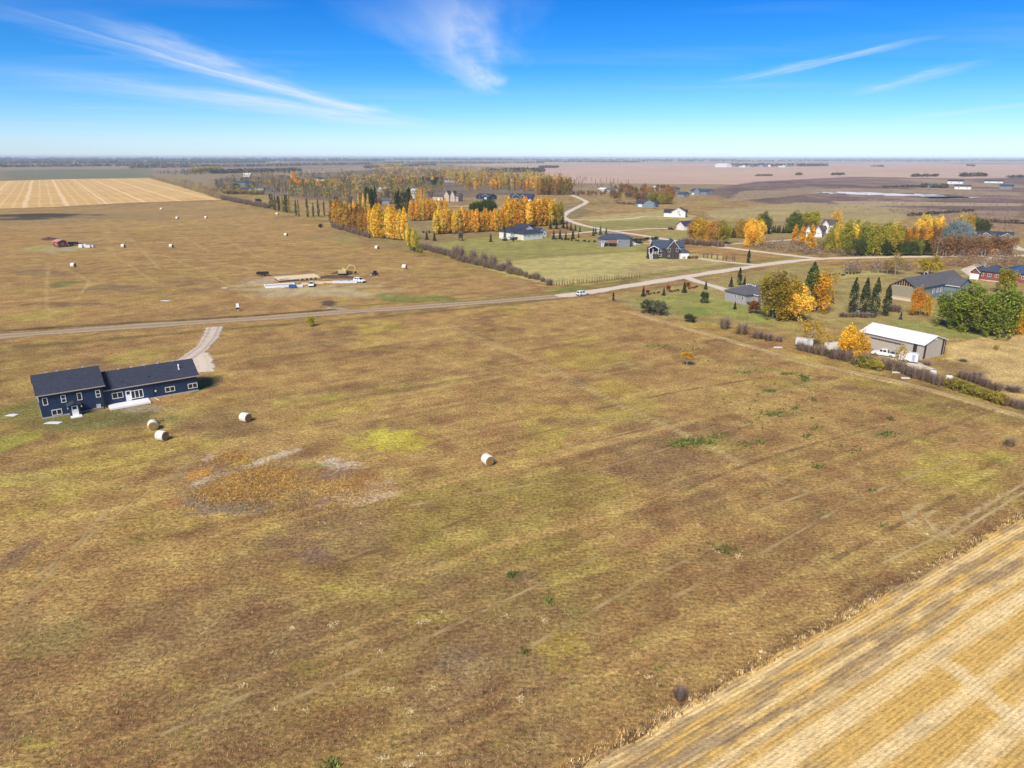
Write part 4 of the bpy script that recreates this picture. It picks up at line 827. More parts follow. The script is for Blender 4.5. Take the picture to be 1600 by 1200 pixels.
simple('beige_outbuilding', 'low beige outbuilding with white doors left of the twin gabled house', (676, 313), (692, 313.5), 10, 4.5, BEIGE, BROWNR, 'gx', 2, (), 2, garage=(.5, 5, 0), cat='outbuilding')
simple('white_tower_house', 'tall narrow white house behind the tallest golden poplars', (641, 309.5), (648, 309.8), 10, 9, WHITEW, TINR, 'gx', 2, (), 1)
simple('white_house', 'white house half hidden inside the golden poplar rows', (739, 352), (757, 352.5), 11, 5.6, WHITEW, GREYR, 'gx', 2.6, [(.5, .95, -1.5, 8, 4.4, 'y', 2)], 2)
simple('white_house', 'white gabled house behind three golden poplars by the road', (1258, 369), (1284, 370.5), 12, 4.0, WHITEW, BROWNR, 'gx', 2.6, [(.05, .35, -2, 8, 4, 'y', 2.4), (.6, 1, -3, 8, 4, 'y', 2.8)], 3, garage=(.8, 5, -3))
simple('white_house', 'white two storey house with brown roof right of the three golden poplars', (1283, 363.5), (1302, 364.5), 11, 5.6, WHITEW, BROWNR, 'gx', 2.8, [(.1, .6, -2, 8, 5.6, 'y', 2.6)], 2)
for nm, lb, A, B, D, hg, wm, rm in (
    ('far_house', 'far teal grey house with dark roof near the pond', (1449, 293), (1472, 293.5), 13, 4, TEALW, SLATEB),
    ('far_house', 'far dark roofed house behind the blue roofed one by the pond', (1480, 287), (1504, 287.5), 13, 5, WHITEW, SLATE),
    ('far_house', 'far white house with bright blue roof right of the pond', (1491, 295.5), (1517, 296), 13, 4.5, WHITEW, SLATEB),
    ('far_house', 'far long white fronted house at the upper right', (1538, 286), (1567, 286.5), 13, 4, WHITEW, SLATE),
    ('far_house', 'far dark house lowest of the upper right group', (1561, 295.5), (1581, 296), 13, 5, MIDGREY, SLATEB),
    ('far_house', 'far dark grey long house among bushes at upper left', (362, 290), (393, 290), 16, 5, TEALW, SLATEB),
    ('far_house', 'far white gabled house along the left hedge', (373, 301), (384, 302), 12, 4.5, WHITEW, SLATE),
    ('far_house', 'far grey roofed house right of the left hedge houses', (398, 298), (412, 298.5), 12, 4, GREYW, GREYR),
    ('far_house', 'far white house beside the curving white road', (380, 276.5), (391, 276.5), 16, 6, WHITEW, WHITEW),
    ('far_house', 'far dark house with white wall right of the curving road', (491, 283), (506, 283.5), 14, 5, WHITEW, SLATE),
    ('far_house', 'far white house in the evergreen belt at upper left', (317, 269), (324, 269), 20, 8, WHITEW, WHITEW),
    ('far_house', 'far house with blue grey roof deep among the orange trees', (695, 285), (711, 285.5), 14, 5, GREYW, SLATEB),
    ('far_house', 'far small white house in the brown wood left of centre', (556, 299), (562, 299.3), 12, 5, WHITEW, GREYR),
    ('far_house', 'far pinkish house in the middle of the orange wood', (650, 277.5), (656, 277.8), 14, 6, BEIGE, BROWNR),
    ('far_house', 'far dark house between bare trees left of centre', (560, 285), (577, 285.5), 14, 5, WHITEW, SLATE),
    ('far_house', 'far low house with pale pink roof beyond the golden wood', (800, 275), (817, 275.5), 20, 5, BEIGE, mat_shingle('pink_roof', (.36, .28, .26))),
    ('far_house', 'far white and dark house at the right end of the golden wood', (876, 286), (887, 286.5), 13, 5, WHITEW, SLATE),
    ('far_house', 'far white house at the start of the bare tree nursery', (850, 283.5), (857, 283.8), 13, 5, WHITEW, SLATE),
    ('far_house', 'far white bungalow behind the nursery rows', (934, 300), (943, 300.5), 12, 4, WHITEW, WHITEW),
    ('far_house', 'far white bungalow second behind the nursery rows', (948, 300.5), (959, 301), 12, 4, WHITEW, GREYR),
    ('far_house', 'far low white house in the brown wood above the grey house', (590, 300), (600, 300.4), 12, 4, WHITEW, WHITEW),
    ('far_house', 'far grey house above the green poplar row', (592, 319), (609, 319.5), 12, 4, MIDGREY, GREYR),
    ('far_warehouse', 'long white warehouse on the horizon at right', (1117, 261), (1135, 261.3), 40, 12, WHITEW, WHITEW)):
    simple(nm, lb, A, B, D, hg, wm, rm, 'gx', hg*.5, (), 2, group='far farmhouses', ww=2.0, wh=1.6, cat='house' if 'ware' not in nm else 'warehouse')
rr = random.Random(77)
for k in range(16):                                                     # town edge on the horizon
    px = 1136+k*6.6+rr.uniform(-1, 1); py = 260.6+rr.uniform(-.8, .9); w = rr.uniform(3.5, 6)
    simple('horizon_house', 'small hazy house in the row along the far right horizon', (px, py), (px+w, py+.1), 22, rr.uniform(6, 9), [WHITEW, GREYW, MIDGREY][k % 3], [SLATE, SLATEB, GREYR][k % 3], 'gx', 5, (), 1, group='houses along the horizon', ww=3, wh=2)
# grain elevator on the skyline
p = G(822, 250.2); t = empty('grain_elevator', p); tag(t, 'hazy grain elevator towers on the skyline', 'elevator')
for nm, x0, x1, hh in (('silo', -90, -55, 38), ('head_house', -50, -12, 62), ('silo', -8, 28, 44), ('silo', 34, 66, 34), ('leg_tower', 200, 216, 56), ('annex', 90, 190, 20)):
    m = MB(); m.box(x0, x1, -20, 20, 0, hh*.86); m.prism([(x0, hh*.86), (x1, hh*.86), ((x0+x1)/2, hh)], 'y', -20, 20); m.build(nm, GREYD, t)
# ------------------------------------------------------------------ vehicles, bales, building sites
CARW = mat_plain('white_car_paint', (.78, .79, .80), .25, 0, .03, 1, 0, .6); TYRE = mat_plain('tyre', (.02, .02, .02), .85); RIM = mat_plain('rim', (.4, .41, .42), .35, .6)
LAMP = mat_plain('headlamp', (.75, .75, .7), .15); TAIL = mat_plain('tail_lamp', (.35, .02, .02), .3); CARB = mat_plain('black_car_paint', (.02, .021, .024), .25, 0, .03, 1, 0, .6); CARG = mat_plain('silver_car_paint', (.38, .40, .42), .3, .3, .03)
def wheel(root, x, y, r=.36, w=.24):
    m = MB(); m.tube((x, y-w/2, r), (x, y+w/2, r), r, r, 14); t = m.build('wheel', TYRE, root)
    m = MB(); s = 1 if y > 0 else -1; m.tube((x, y+s*w/2, r), (x, y+s*(w/2+.015), r), r*.6, r*.55, 10); m.build('rim', RIM, t)
def vehicle(name, label, loc, rz, kind='suv', paint=None, cat='car', group=None):
    """front is +x"""
    t = empty(name, loc, rz); tag(t, label, cat, group); paint = paint or CARW
    if kind == 'suv': L, W, lo, roof_, belt = 4.7, 1.86, .3, 1.68, 1.0; low = [(-2.35, .45), (-2.3, .95), (-2.2, 1.02), (.95, 1.02), (2.0, .9), (2.3, .72), (2.35, .4), (2.2, .28), (-2.2, .28)]; cab = [(-2.22, 1.0), (-1.95, 1.6), (-1.6, 1.68), (.1, 1.68), (.95, 1.0)]; wx = (1.45, -1.4)
    elif kind == 'pickup': L, W = 5.7, 2.0; low = [(-2.85, .5), (-2.85, 1.08), (-.75, 1.08), (-.75, 1.1), (1.25, 1.1), (2.6, 1.02), (2.85, .8), (2.85, .42), (2.6, .34), (-2.7, .4)]; cab = [(-.9, 1.08), (-.75, 1.78), (-.5, 1.86), (.7, 1.86), (1.4, 1.08)]; wx = (1.85, -1.75)
    m = MB(); m.prism(low, 'y', -W/2, W/2); bo = m.build('body', paint, t)
    bv = bo.modifiers.new('bevel', 'BEVEL'); bv.width = .07; bv.segments = 2
    m = MB(); cw = W/2-.12; n = len(cab)
    vv = [(x, -(cw-.16*(z-1.0)), z) for x, z in cab]+[(x, cw-.16*(z-1.0), z) for x, z in cab]
    m.mesh(vv, [tuple(range(n-1, -1, -1)), tuple(range(n, 2*n))]+[(i, (i+1) % n, n+(i+1) % n, n+i) for i in range(n)]); c = m.build('cabin', paint, t)
    # glazing
    zt = max(z for x, z in cab); x0 = cab[0][0]; x1 = cab[-1][0]; zb = cab[0][1]
    for s in (-1, 1):
        for a0, a1 in ((.12, .46), (.5, .84)):
            m = MB(); xa, xb = x0+(x1-x0)*a0, x0+(x1-x0)*a1; y = s*(cw-.04); yt = s*(cw-.16*(zt-1.1)-.02)
            m.mesh([(xa, y+s*.03, zb+.1), (xb, y+s*.03, zb+.1), (min(xb, cab[-2][0]+.12), yt+s*.03, zt-.14), (xa+.12, yt+s*.03, zt-.14)], [(0, 1, 2, 3)]); m.build('window', GLASS, c)
    m = MB(); (ax, az), (bx, bz) = cab[-2], cab[-1]; m.mesh([(bx-.02, -cw+.12, bz+.09), (bx-.02, cw-.12, bz+.09), (ax+.09, cw-.24, az-.06), (ax+.09, -cw+.24, az-.06)], [(0, 1, 2, 3)]); m.build('windscreen', GLASS, c)
    m = MB(); (ax, az), (bx, bz) = cab[0], cab[1]; m.mesh([(ax-.03, -cw+.12, az+.1), (ax-.03, cw-.12, az+.1), (bx-.03, cw-.22, bz-.05), (bx-.03, -cw+.22, bz-.05)], [(0, 1, 2, 3)]); m.build('rear_window', GLASS, c)
    if kind == 'pickup':
        m = MB(); m.box(-2.72, -.95, -W/2+.12, W/2-.12, 1.06, 1.1); m.build('cargo_bed', BLACK, t)
    fx = low[4][0] if kind == 'pickup' else 2.25
    for s in (-1, 1):
        m = MB(); m.box(L/2-.08, L/2+.02, s*(W/2-.45)-.18, s*(W/2-.45)+.18, .68, .84); m.build('headlight', LAMP, t)
        m = MB(); m.box(-L/2-.02, -L/2+.06, s*(W/2-.25)-.12, s*(W/2-.25)+.12, .72, .95); m.build('tail_light', TAIL, t)
        for x in wx: wheel(t, x, s*(W/2-.1))
    m = MB(); m.box(L/2-.05, L/2+.04, -W/2+.15, W/2-.15, .38, .6); m.box(-L/2-.04, -L/2+.05, -W/2+.15, W/2-.15, .38, .6); m.build('bumper', BLACK, t)
    return t
def dirang(p, q): a, b = G(*p), G(*q); return math.atan2((b-a).y, (b-a).x)
vehicle('parked_car', 'white car on the road where dirt meets gravel', G(910, 461.5), dirang((880, 465), (940, 456)), 'suv', CARW).scale = (1.08,)*3
vehicle('pickup_truck', 'white pickup truck facing the viewer at the house building site', G(487, 447), math.radians(-80), 'pickup', CARW, 'truck')
vehicle('parked_car', 'white sport utility car beside the excavator at the building site', G(562, 441), math.radians(-35), 'suv', CARW).scale = (1.15,)*3
vehicle('pickup_truck', 'white pickup truck parked in front of the tan shop', G(1381, 556), math.radians(140), 'pickup', CARW, 'truck')
vehicle('parked_car', 'silver car with dark trim beside the white pickup at the shop', G(1394, 558), math.radians(142), 'suv', CARG)
vehicle('parked_car', 'black sport utility car parked by the unfinished house', G(1465, 458), math.radians(35), 'suv', CARB)
vehicle('parked_car', 'dark car on the drive of the white gabled garage', G(1049, 359), math.radians(10), 'suv', mat_plain('maroon_paint', (.10, .02, .02), .3))
vehicle('parked_car', 'white car behind the slate grey bungalow', G(990, 383), math.radians(20), 'suv', CARW)
vehicle('parked_car', 'black car parked right of the slate grey bungalow', G(999, 381), math.radians(20), 'suv', CARB)
vehicle('parked_car', 'silver car under the tall yellow trees by the grey bungalow', G(1222, 496), math.radians(150), 'suv', CARG, group='cars under the yellow trees')
vehicle('parked_car', 'black car under the tall yellow trees by the grey bungalow', G(1236, 495), math.radians(155), 'suv', CARB, group='cars under the yellow trees')
vehicle('parked_car', 'white car between the dark columnar poplars', G(1357, 491), math.radians(150), 'suv', CARW, group='cars among the columnar poplars')
vehicle('parked_car', 'silver car left of the dark columnar poplars', G(1341, 489), math.radians(150), 'suv', CARG, group='cars among the columnar poplars')
vehicle('parked_car', 'white car roof showing above the big green maples', G(1525, 459), math.radians(20), 'suv', CARW)

def enclosed_trailer(label, loc, rz, L=5.0, W=2.2, H=2.3, paint=None):
    t = empty('enclosed_trailer', loc, rz); tag(t, label, 'trailer'); m = MB(); m.prism([(-L/2, .5), (-L/2, H+.35), (-L/2+.15, H+.5), (L/2-.4, H+.5), (L/2, H), (L/2, .5)], 'y', -W/2, W/2); b = m.build('body', paint or CARW, t); v = b.modifiers.new('bevel', 'BEVEL'); v.width = .06; v.segments = 2
    for s in (-1, 1): wheel(t, -.3, s*(W/2-.05), .36); m = MB(); m.box(-.85, .25, s*(W/2+.02)-.06, s*(W/2+.02)+.06, .68, .8); m.build('fender', STEEL, t)
    m = MB(); m.box(.8, 1.5, -W/2-.02, -W/2-.004, .6, 2.3); m.build('side_door', GREYD, t); m = MB(); m.tube((L/2, -.6, .5), (L/2+1.3, 0, .5), .05); m.tube((L/2, .6, .5), (L/2+1.3, 0, .5), .05); m.tube((L/2+1.2, 0, 0), (L/2+1.2, 0, .6), .05); m.build('tow_bar', BLACK, t)
    return t
enclosed_trailer('white enclosed trailer parked at the corner of the tan shop', G(1419, 566), math.radians(-38), 4.2, 2.0, 2.0)
enclosed_trailer('white trailer showing behind the bare shrubs left of the yellow tree', G(1256, 541), math.radians(-25), 4.4, 2.0, 1.7, mat_plain('dull_white_skin', (.58, .57, .55), .5))
enclosed_trailer('grey white camper among the yellow leaves by the shrub row', G(1303, 549), math.radians(-25), 5, 2.2, 1.9, mat_plain('camper_skin', (.6, .57, .52), .5))
for px, py, lb in ((1457, 588, 'small white tank between the shrubs right of the shop'), (1482, 596, 'small white tank left of the yellow green shrubs')):
    t = empty('white_tank', G(px, py)); tag(t, lb, 'tank'); m = MB(); m.tube((0, 0, .12), (0, 0, 1.3), .72, .72, 16); m.tube((0, 0, 1.3), (0, 0, 1.5), .72, .25, 16); m.build('tank_shell', CARW, t); m = MB(); m.tube((0, 0, 1.5), (0, 0, 1.6), .2, .2, 10); m.build('lid', BLACK, t); m = MB(); m.box(-.8, .8, -.8, .8, 0, .12); m.build('pallet', DKWOOD, t)
for px, py, lb, w in ((1404, 582, 'flat white sheet lying beside the shrub row', 1.8), (1414, 591, 'smaller white sheet lying in the grass below the shrubs', 1.1), (84, 661, 'white sheet scrap lying in front of the navy house', 1.6), (19, 649, 'white sheet scrap lying left of the navy house', 1.1), (259, 470, 'white scrap lying in the back pasture', 1.6), (351, 450, 'white scrap lying left of the building site', 1.2), (1215, 543, 'white board lying by the fence trail', 1.3)):
    m = MB(); m.prism([(-w, -.5), (w*.8, -.6), (w, .3), (.1*w, .62), (-w*.7, .45)], 'z', .03, .12); o = m.build('white_sheet', CARW); o.location = G(px, py); tag(o, lb, 'sheet')

# hay bales
def bale_proto():
    t = empty('hay_bale'); R, L = .9, 1.6; n = 28; m = MB(); prof = [(-L/2, R*.9), (-L/2+.07, R*.985), (-L/4, R), (L/4, R*1.004), (L/2-.07, R*.985), (L/2, R*.9)]; rr = random.Random(1)
    vv = []
    for x, r in prof:
        for i in range(n): a = 2*math.pi*i/n; k = 1+rr.uniform(-.012, .012); vv.append((x, r*k*math.cos(a), max(R+r*k*math.sin(a), .03)))
    ff = [(j*n+i, j*n+(i+1) % n, (j+1)*n+(i+1) % n, (j+1)*n+i) for j in range(len(prof)-1) for i in range(n)]
    m.mesh(vv, ff); m.build('net_wrap', WRAP, t, True)
    for s in (-1, 1):
        m = MB(); c = [(s*(L/2+.005), .9*R*math.cos(2*math.pi*i/n), R+.9*R*math.sin(2*math.pi*i/n)) for i in range(n)]; c2 = [(s*(L/2+.05), .6*R*math.cos(2*math.pi*i/n), R+.6*R*math.sin(2*math.pi*i/n)) for i in range(n)]; ce = (s*(L/2+.02), 0, R)
        m.mesh(c+c2+[ce], [(i, (i+1) % n, n+(i+1) % n, n+i) for i in range(n)]+[(n+i, n+(i+1) % n, 2*n) for i in range(n)]); m.build('hay_end', HAYEND, t)
    return t
WRAP = mat_plain('net_wrap', (.74, .71, .60), .6, 0, .14, 6)
def hay_mat():
    m = mat_plain('hay_end', (.36, .24, .10), .95, 0, .35, 9, .5); t = m.node_tree; bs = t.nodes['Principled BSDF']; old = bs.inputs['Base Color'].links[0].from_socket
    tc = nd(t, 'ShaderNodeTexCoord'); mp = nd(t, 'ShaderNodeMapping'); mp.inputs['Location'].default_value = (0, 0, -.9); t.links.new(tc.outputs['Object'], mp.inputs[0])
    wv = nd(t, 'ShaderNodeTexWave', wave_type='RINGS', rings_direction='X', ins={'Scale': 3.0, 'Distortion': 2.5, 'Detail': 2.0}); t.links.new(mp.outputs[0], wv.inputs[0])
    mu = nd(t, 'ShaderNodeMixRGB', blend_type='MULTIPLY', ins={'Fac': .45}); t.links.new(old, mu.inputs[1]); t.links.new(wv.outputs[0], mu.inputs[2]); t.links.new(mu.outputs[0], bs.inputs['Base Color']); return m
HAYEND = hay_mat()
BP = bale_proto()
for i, (px, py, an, lb) in enumerate(((240, 671, -62, 'round hay bale with its end turned to the viewer, upper of the pair'), (254, 688, -20, 'round hay bale lying sideways, lower of the pair by the navy house'), (384, 659, -28, 'round hay bale lying alone right of the navy house'), (762, 726, -58, 'round hay bale alone in the middle of the pasture'),
    (115, 417.5, -10, 'small far bale below the red shed'), (193, 387, -10, 'far bale right of the red shed yard'), (268, 387, -10, 'far bale, second right of the red shed yard'), (277, 342.5, -10, 'far bale, left of two below the golden field'), (322, 341.5, -10, 'far bale, right of two below the golden field'), (252, 328, 10, 'farthest bale just under the golden field'),
    (447, 369, -20, 'far bale in the back pasture above the building site'), (433, 336, -10, 'far bale beside the green poplar row'), (589, 389.5, -30, 'far bale near the foot of the golden poplars'), (632, 420, -15, 'far bale right of the building site'))):
    b = BP if i == 0 else copy_tree(BP); b.location = G(px, py); b.rotation_euler = (0, 0, math.radians(an)); tag(b, lb, 'hay bale', 'round bales in the pastures')
    if py < 430: b.scale = (1.1,)*3

# house under construction beyond the track
h = House('building_foundation', 'cream plywood floor deck on a new house foundation', (437, 441.5), (500, 436.5), 'foundation'); L = h.L
h.box('foundation_wall', mat_plain('dark_foundation', (.09, .085, .08), .9), 0, L, .15, 9.5, 0, .75); h.box('floor_deck', PLY, -.3, L+.2, 0, 9.8, .76, 1.02)
h.box('rim_joist', WOOD, L*.48, L+.25, -.12, -.01, .3, .98)
for i in range(4): h.box('basement_opening_shade', BLACK, L*(.53+.11*i), L*(.53+.11*i)+.9, -.16, -.121, .36, .84)  # black boxes on the rim imitate the shade inside the basement openings
h.box('stair_opening_shade', BLACK, L*.02, L*.24, .6, 1.8, 1.021, 1.03)  # black sheet on the uncut deck imitates the dark of a stair hole
for i in range(5): h.box('deck_sheet_edge', DKWOOD, L*.2*i+1, L*.2*i+1.04, .02, 9.75, 1.021, 1.026)
h = House('garage_slab', 'pale concrete garage slab with white insulation forms at the building site', (415, 450.5), (462, 447.5), 'slab'); L = h.L
h.box('slab', mat_plain('pale_concrete', (.40, .40, .41), .9), .3, L-.3, .3, 5.6, 0, .3)
for a in ((0, L, 0, .29, 0, .75), (0, .29, .3, 5.9, 0, .75), (L-.29, L, .3, 5.9, 0, .6), (.3, L-.3, 5.61, 5.9, 0, .6)): h.box('foam_form', WHITE, *a)
def pile(name, label, px, py, rz, dims, mat, n=4, cat='stack'):
    t = empty(name, G(px, py), rz); tag(t, label, cat); w, d, hh = dims; rr = random.Random(int(px))
    m = MB(); m.box(-w/2+.1, -w/2+.3, -d/2, d/2, 0, .12); m.box(w/2-.3, w/2-.1, -d/2, d/2, 0, .12); m.build('skid', DKWOOD, t)
    for i in range(n):
        m = MB(); j = rr.uniform(-.06, .06); m.box(-w/2+j, w/2+j, -d/2+j, d/2+j, .121+(hh-.12)*i/n, .115+(hh-.12)*(i+1)/n); m.build('bundle', mat, t)
TARP = mat_plain('blue_tarp', (.02, .10, .32), .5); WRAPW = mat_plain('white_lumber_wrap', (.68, .70, .74), .5)
pile('wrapped_bundle', 'blue tarped bundle at the building site', 457, 450, .2, (2.6, 1.8, 1.2), TARP, 2); pile('wrapped_bundle', 'white wrapped bundle right of the blue tarp', 468, 449, .3, (2.4, 1.6, 1.0), WRAPW, 3); pile('wrapped_bundle', 'small white bundle left of the blue tarp', 443, 450, .2, (1.6, 1.2, .7), WRAPW, 2)
pile('lumber_stack', 'pale plywood stack right of the pickup', 499, 443.5, .25, (3.8, 2.2, .8), PLY, 4); pile('lumber_stack', 'pale lumber stack in front of the excavator', 512, 442.5, .2, (4.2, 2.0, .7), PLY, 4); pile('lumber_stack', 'short plywood stack left of the pickup', 476, 445, .3, (2.4, 2.0, .7), PLY, 3)
for i, px in enumerate((527, 539, 551)): pile('lumber_stack', ('left', 'middle', 'right')[i]+' one of three white wrapped lumber stacks in a row', px, 442.8-.2*i, .22, (3.6, 1.6, 1.0), WRAPW, 3)
# soil heap and excavator
def lump(name, label, px, py, rx, ry, hz, mat, seed, cat):
    rr = np.random.default_rng(seed); n, k = 36, 12; c = G(px, py); vv = [(0, 0, hz)]
    for j in range(1, k+1):
        for i in range(n):
            a = 2*math.pi*i/n; r = j/k; e = 1+.25*math.sin(3*a+seed)+.12*math.sin(7*a+seed*2); z = hz*(1-r)**.8*(1+rr.uniform(-.25, .25)); vv.append((rx*r*e*math.cos(a), ry*r*e*math.sin(a), max(z, -.02) if j < k else -.05))
    f = [(0, 1+i, 1+(i+1) % n) for i in range(n)]
    m = MB(); m.mesh(vv, f+[(1+(j-1)*n+i, 1+j*n+i, 1+j*n+(i+1) % n, 1+(j-1)*n+(i+1) % n) for j in range(1, k) for i in range(n)])
    o = m.build(name, mat); o.location = c; tag(o, label, cat)
SOIL = mat_plain('dark_soil', (.10, .062, .04), .95, 0, .35, 1.2, .5)
lump('soil_heap', 'dark soil heap spread behind the building site stacks', 522, 433, 9, 5, .7, SOIL, 3, 'soil heap'); lump('soil_heap', 'dark soil heap around the excavator', 537, 427, 4.5, 4, 1.4, SOIL, 4, 'soil heap'); lump('soil_heap', 'small dark soil heap behind the red shed', 77, 374, 5, 4, 1.2, SOIL, 6, 'soil heap')
TAN = mat_plain('tan_machine_paint', (.62, .47, .22), .5)
def excavator(label, px, py, rz):
    t = empty('excavator', G(px, py), rz); tag(t, label, 'excavator')
    for s in (-1, 1):
        m = MB(); m.prism([(-2, .35), (-1.75, 0), (1.75, 0), (2, .35), (1.8, .8), (-1.8, .8)], 'y', s*1.15-.3, s*1.15+.3); m.build('track', BLACK, t)
    m = MB(); m.box(-1.9, 1.2, -1.3, 1.3, .9, 1.9); m.prism([(-1.9, 1.9), (-.4, 1.9), (-.5, 2.3), (-1.8, 2.2)], 'y', -1.2, 1.2); m.build('house', TAN, t)
    m = MB(); m.prism([(-.2, 1.9), (1.2, 1.9), (1.1, 2.6), (.8, 3.0), (-.1, 3.0)], 'y', .25, 1.25); c = m.build('cab', TAN, t); m = MB(); m.box(.05, .8, 1.26, 1.28, 2.1, 2.85); m.build('cab_window', GLASS, c)
    m = MB(); m.prism([(1.0, 1.5), (3.0, 4.0), (5.0, 3.6), (5.0, 3.9), (2.9, 4.5), (.9, 1.9)], 'y', -.25, .1); m.build('boom', TAN, t); m = MB(); m.prism([(4.8, 3.9), (5.2, 3.8), (5.5, 1.4), (5.2, 1.3)], 'y', -.2, .05); m.build('stick', TAN, t); m = MB(); m.prism([(4.6, .6), (5.6, .5), (5.7, 1.5), (5.2, 1.5)], 'y', -.6, .45); m.build('bucket', BLACK, t)
excavator('tan excavator working in the soil heap', 536, 430, math.radians(20))
t = empty('skid_steer', G(586, 430.5), math.radians(-150)); tag(t, 'black skid steer loader right of the white car', 'loader')
m = MB(); m.box(-1.2, 1.0, -.8, .8, .45, 1.1); m.build('chassis', CARB, t); m = MB(); m.prism([(-.7, 1.1), (.7, 1.1), (.5, 2.1), (-.6, 2.1)], 'y', -.6, .6); m.build('cab', CARB, t); m = MB(); m.prism([(1.5, .1), (2.2, .1), (1.7, .8), (1.5, .8)], 'y', -.9, .9); m.build('bucket', STEEL, t); m = MB(); m.box(-1.1, 1.6, -.95, -.82, .9, 1.1); m.box(-1.1, 1.6, .82, .95, .9, 1.1); m.build('lift_arm', CARB, t)
for s in (-1, 1):
    for x in (-.7, .6): wheel(t, x, s*.9, .42, .28)
t = empty('dump_trailer', G(411, 431), math.radians(8)); tag(t, 'black dump trailer standing left of the plywood deck', 'trailer')
m = MB(); m.box(-2.4, 2.4, -1.1, 1.1, .7, .8); m.build('floor', CARB, t)
for a in ((-2.4, 2.4, -1.1, -1.02, .8, 1.7), (-2.4, 2.4, 1.02, 1.1, .8, 1.7), (-2.4, -2.32, -1.01, 1.01, .8, 1.7), (2.32, 2.4, -1.01, 1.01, .8, 1.7)): m = MB(); m.box(*a); m.build('side_panel', CARB, t)
for s in (-1, 1):
    for x in (-.5, .5): wheel(t, x, s*1.2, .38)
m = MB(); m.tube((2.4, 0, .7), (3.8, 0, .5), .07); m.build('tow_bar', STEEL, t)
# red shed yard
h = simple('red_shed', 'small red shed with pale red roof in the back pasture', (85, 386), (92, 387), 4.5, 3.2, REDW, mat_plain('faded_red_sheet', (.55, .24, .22), .6), 'gx', .8, (), 1, cat='shed')
t = empty('farm_implement', G(106, 384), .2); tag(t, 'dark folded farm implement beside the red shed', 'implement')
m = MB(); m.box(-7, 7, -.15, .15, .9, 1.2); m.box(-7, 7, 1.3, 1.6, .9, 1.2); m.box(-7, 7, -1.6, -1.3, .9, 1.2)
for i in range(8): m.box(-7+i*2-.1, -7+i*2+.1, -1.6, 1.6, .95, 1.15)
m.build('frame', CARB, t)
for i in range(15):
    m = MB(); x = -7+i; m.prism([(-.3, .9), (.1, .9), (.5, .2), (.2, 0), (-.1, .3)], 'x', x-.06, x+.06); m.build('shank', BLACK, t)
for x in (-6, -2, 2, 6): wheel(t, x, -1.9, .5, .35); wheel(t, x, 1.9, .5, .35)
m = MB(); m.box(-6.5, -2, -.8, .8, 1.2, 2.6); m.box(.5, 5.5, -.7, .7, 1.2, 2.2); m.build('seed_box', CARB, t)
for i, px in enumerate((127, 133, 139, 144)): pile('white_stack', 'white wrapped pallet stack '+('nearest the dark implement', 'second from the dark implement', 'third from the dark implement', 'farthest from the dark implement')[i], px, 387-.4*(i % 2), .1, (1.9, 1.8, 1.9-.2*i), WRAPW, 3)
t = empty('yard_sign', G(372, 486), .2); tag(t, 'white and black sign standing by the dirt road', 'sign')
for nm, mt, a in (('post', WHITE, (-.06, .06, -.05, .05, 0, 2.6)), ('sign_board', WHITE, (-.45, .45, -.12, -.051, 1.2, 2.5)), ('sign_board', BLACK, (-.48, .48, -.13, -.052, .6, 1.15))): m = MB(); m.box(*a); m.build(nm, mt, t)
t = empty('playset', G(706+14, 376), 0); tag(t, 'dark wooden play tower on the lawn left of the white house', 'playset')
for nm, mt, a in (('tower', DKTRIM, (-1.2, 1.2, -1.2, 1.2, 1.5, 3.2)), ('leg', DKTRIM, (-1.2, -1.0, -1.2, -1.0, 0, 1.49)), ('leg', DKTRIM, (1.0, 1.2, -1.2, -1.0, 0, 1.49)), ('leg', DKTRIM, (-1.2, -1.0, 1.0, 1.2, 0, 1.49)), ('leg', DKTRIM, (1.0, 1.2, 1.0, 1.2, 0, 1.49))): m = MB(); m.box(*a); m.build(nm, mt, t)
m = MB(); m.prism([(-1.5, 3.2), (1.5, 3.2), (0, 4.4)], 'y', -1.4, 1.4); m.build('roof', DKTRIM, t)
# ------------------------------------------------------------------ trees and shrubs
def foliage_mat():
    m = bpy.data.materials.new('foliage'); m.use_nodes = True; t = m.node_tree; b = t.nodes['Principled BSDF']; b.inputs['Roughness'].default_value = .7; b.inputs['Specular IOR Level'].default_value = .15
    oi = nd(t, 'ShaderNodeObjectInfo'); at = nd(t, 'ShaderNodeAttribute', attribute_name='Col'); mu = nd(t, 'ShaderNodeMixRGB', blend_type='MULTIPLY', ins={'Fac': 1.0}); t.links.new(oi.outputs['Color'], mu.inputs[1]); t.links.new(at.outputs['Color'], mu.inputs[2])
    tr = nd(t, 'ShaderNodeBsdfTranslucent'); mx = nd(t, 'ShaderNodeMixShader', ins={0: .28}); t.links.new(mu.outputs[0], b.inputs['Base Color']); t.links.new(mu.outputs[0], tr.inputs[0])
    t.links.new(b.outputs[0], mx.inputs[1]); t.links.new(tr.outputs[0], mx.inputs[2]); t.links.new(mx.outputs[0], t.nodes['Material Output'].inputs[0]); return m
FOL = foliage_mat(); BARK = mat_plain('bark', (.16, .125, .095), .9, 0, .25, 3); PALEBARK = mat_plain('pale_bark', (.36, .32, .26), .85, 0, .25, 3)
TWIG = attr_mat('twigs')
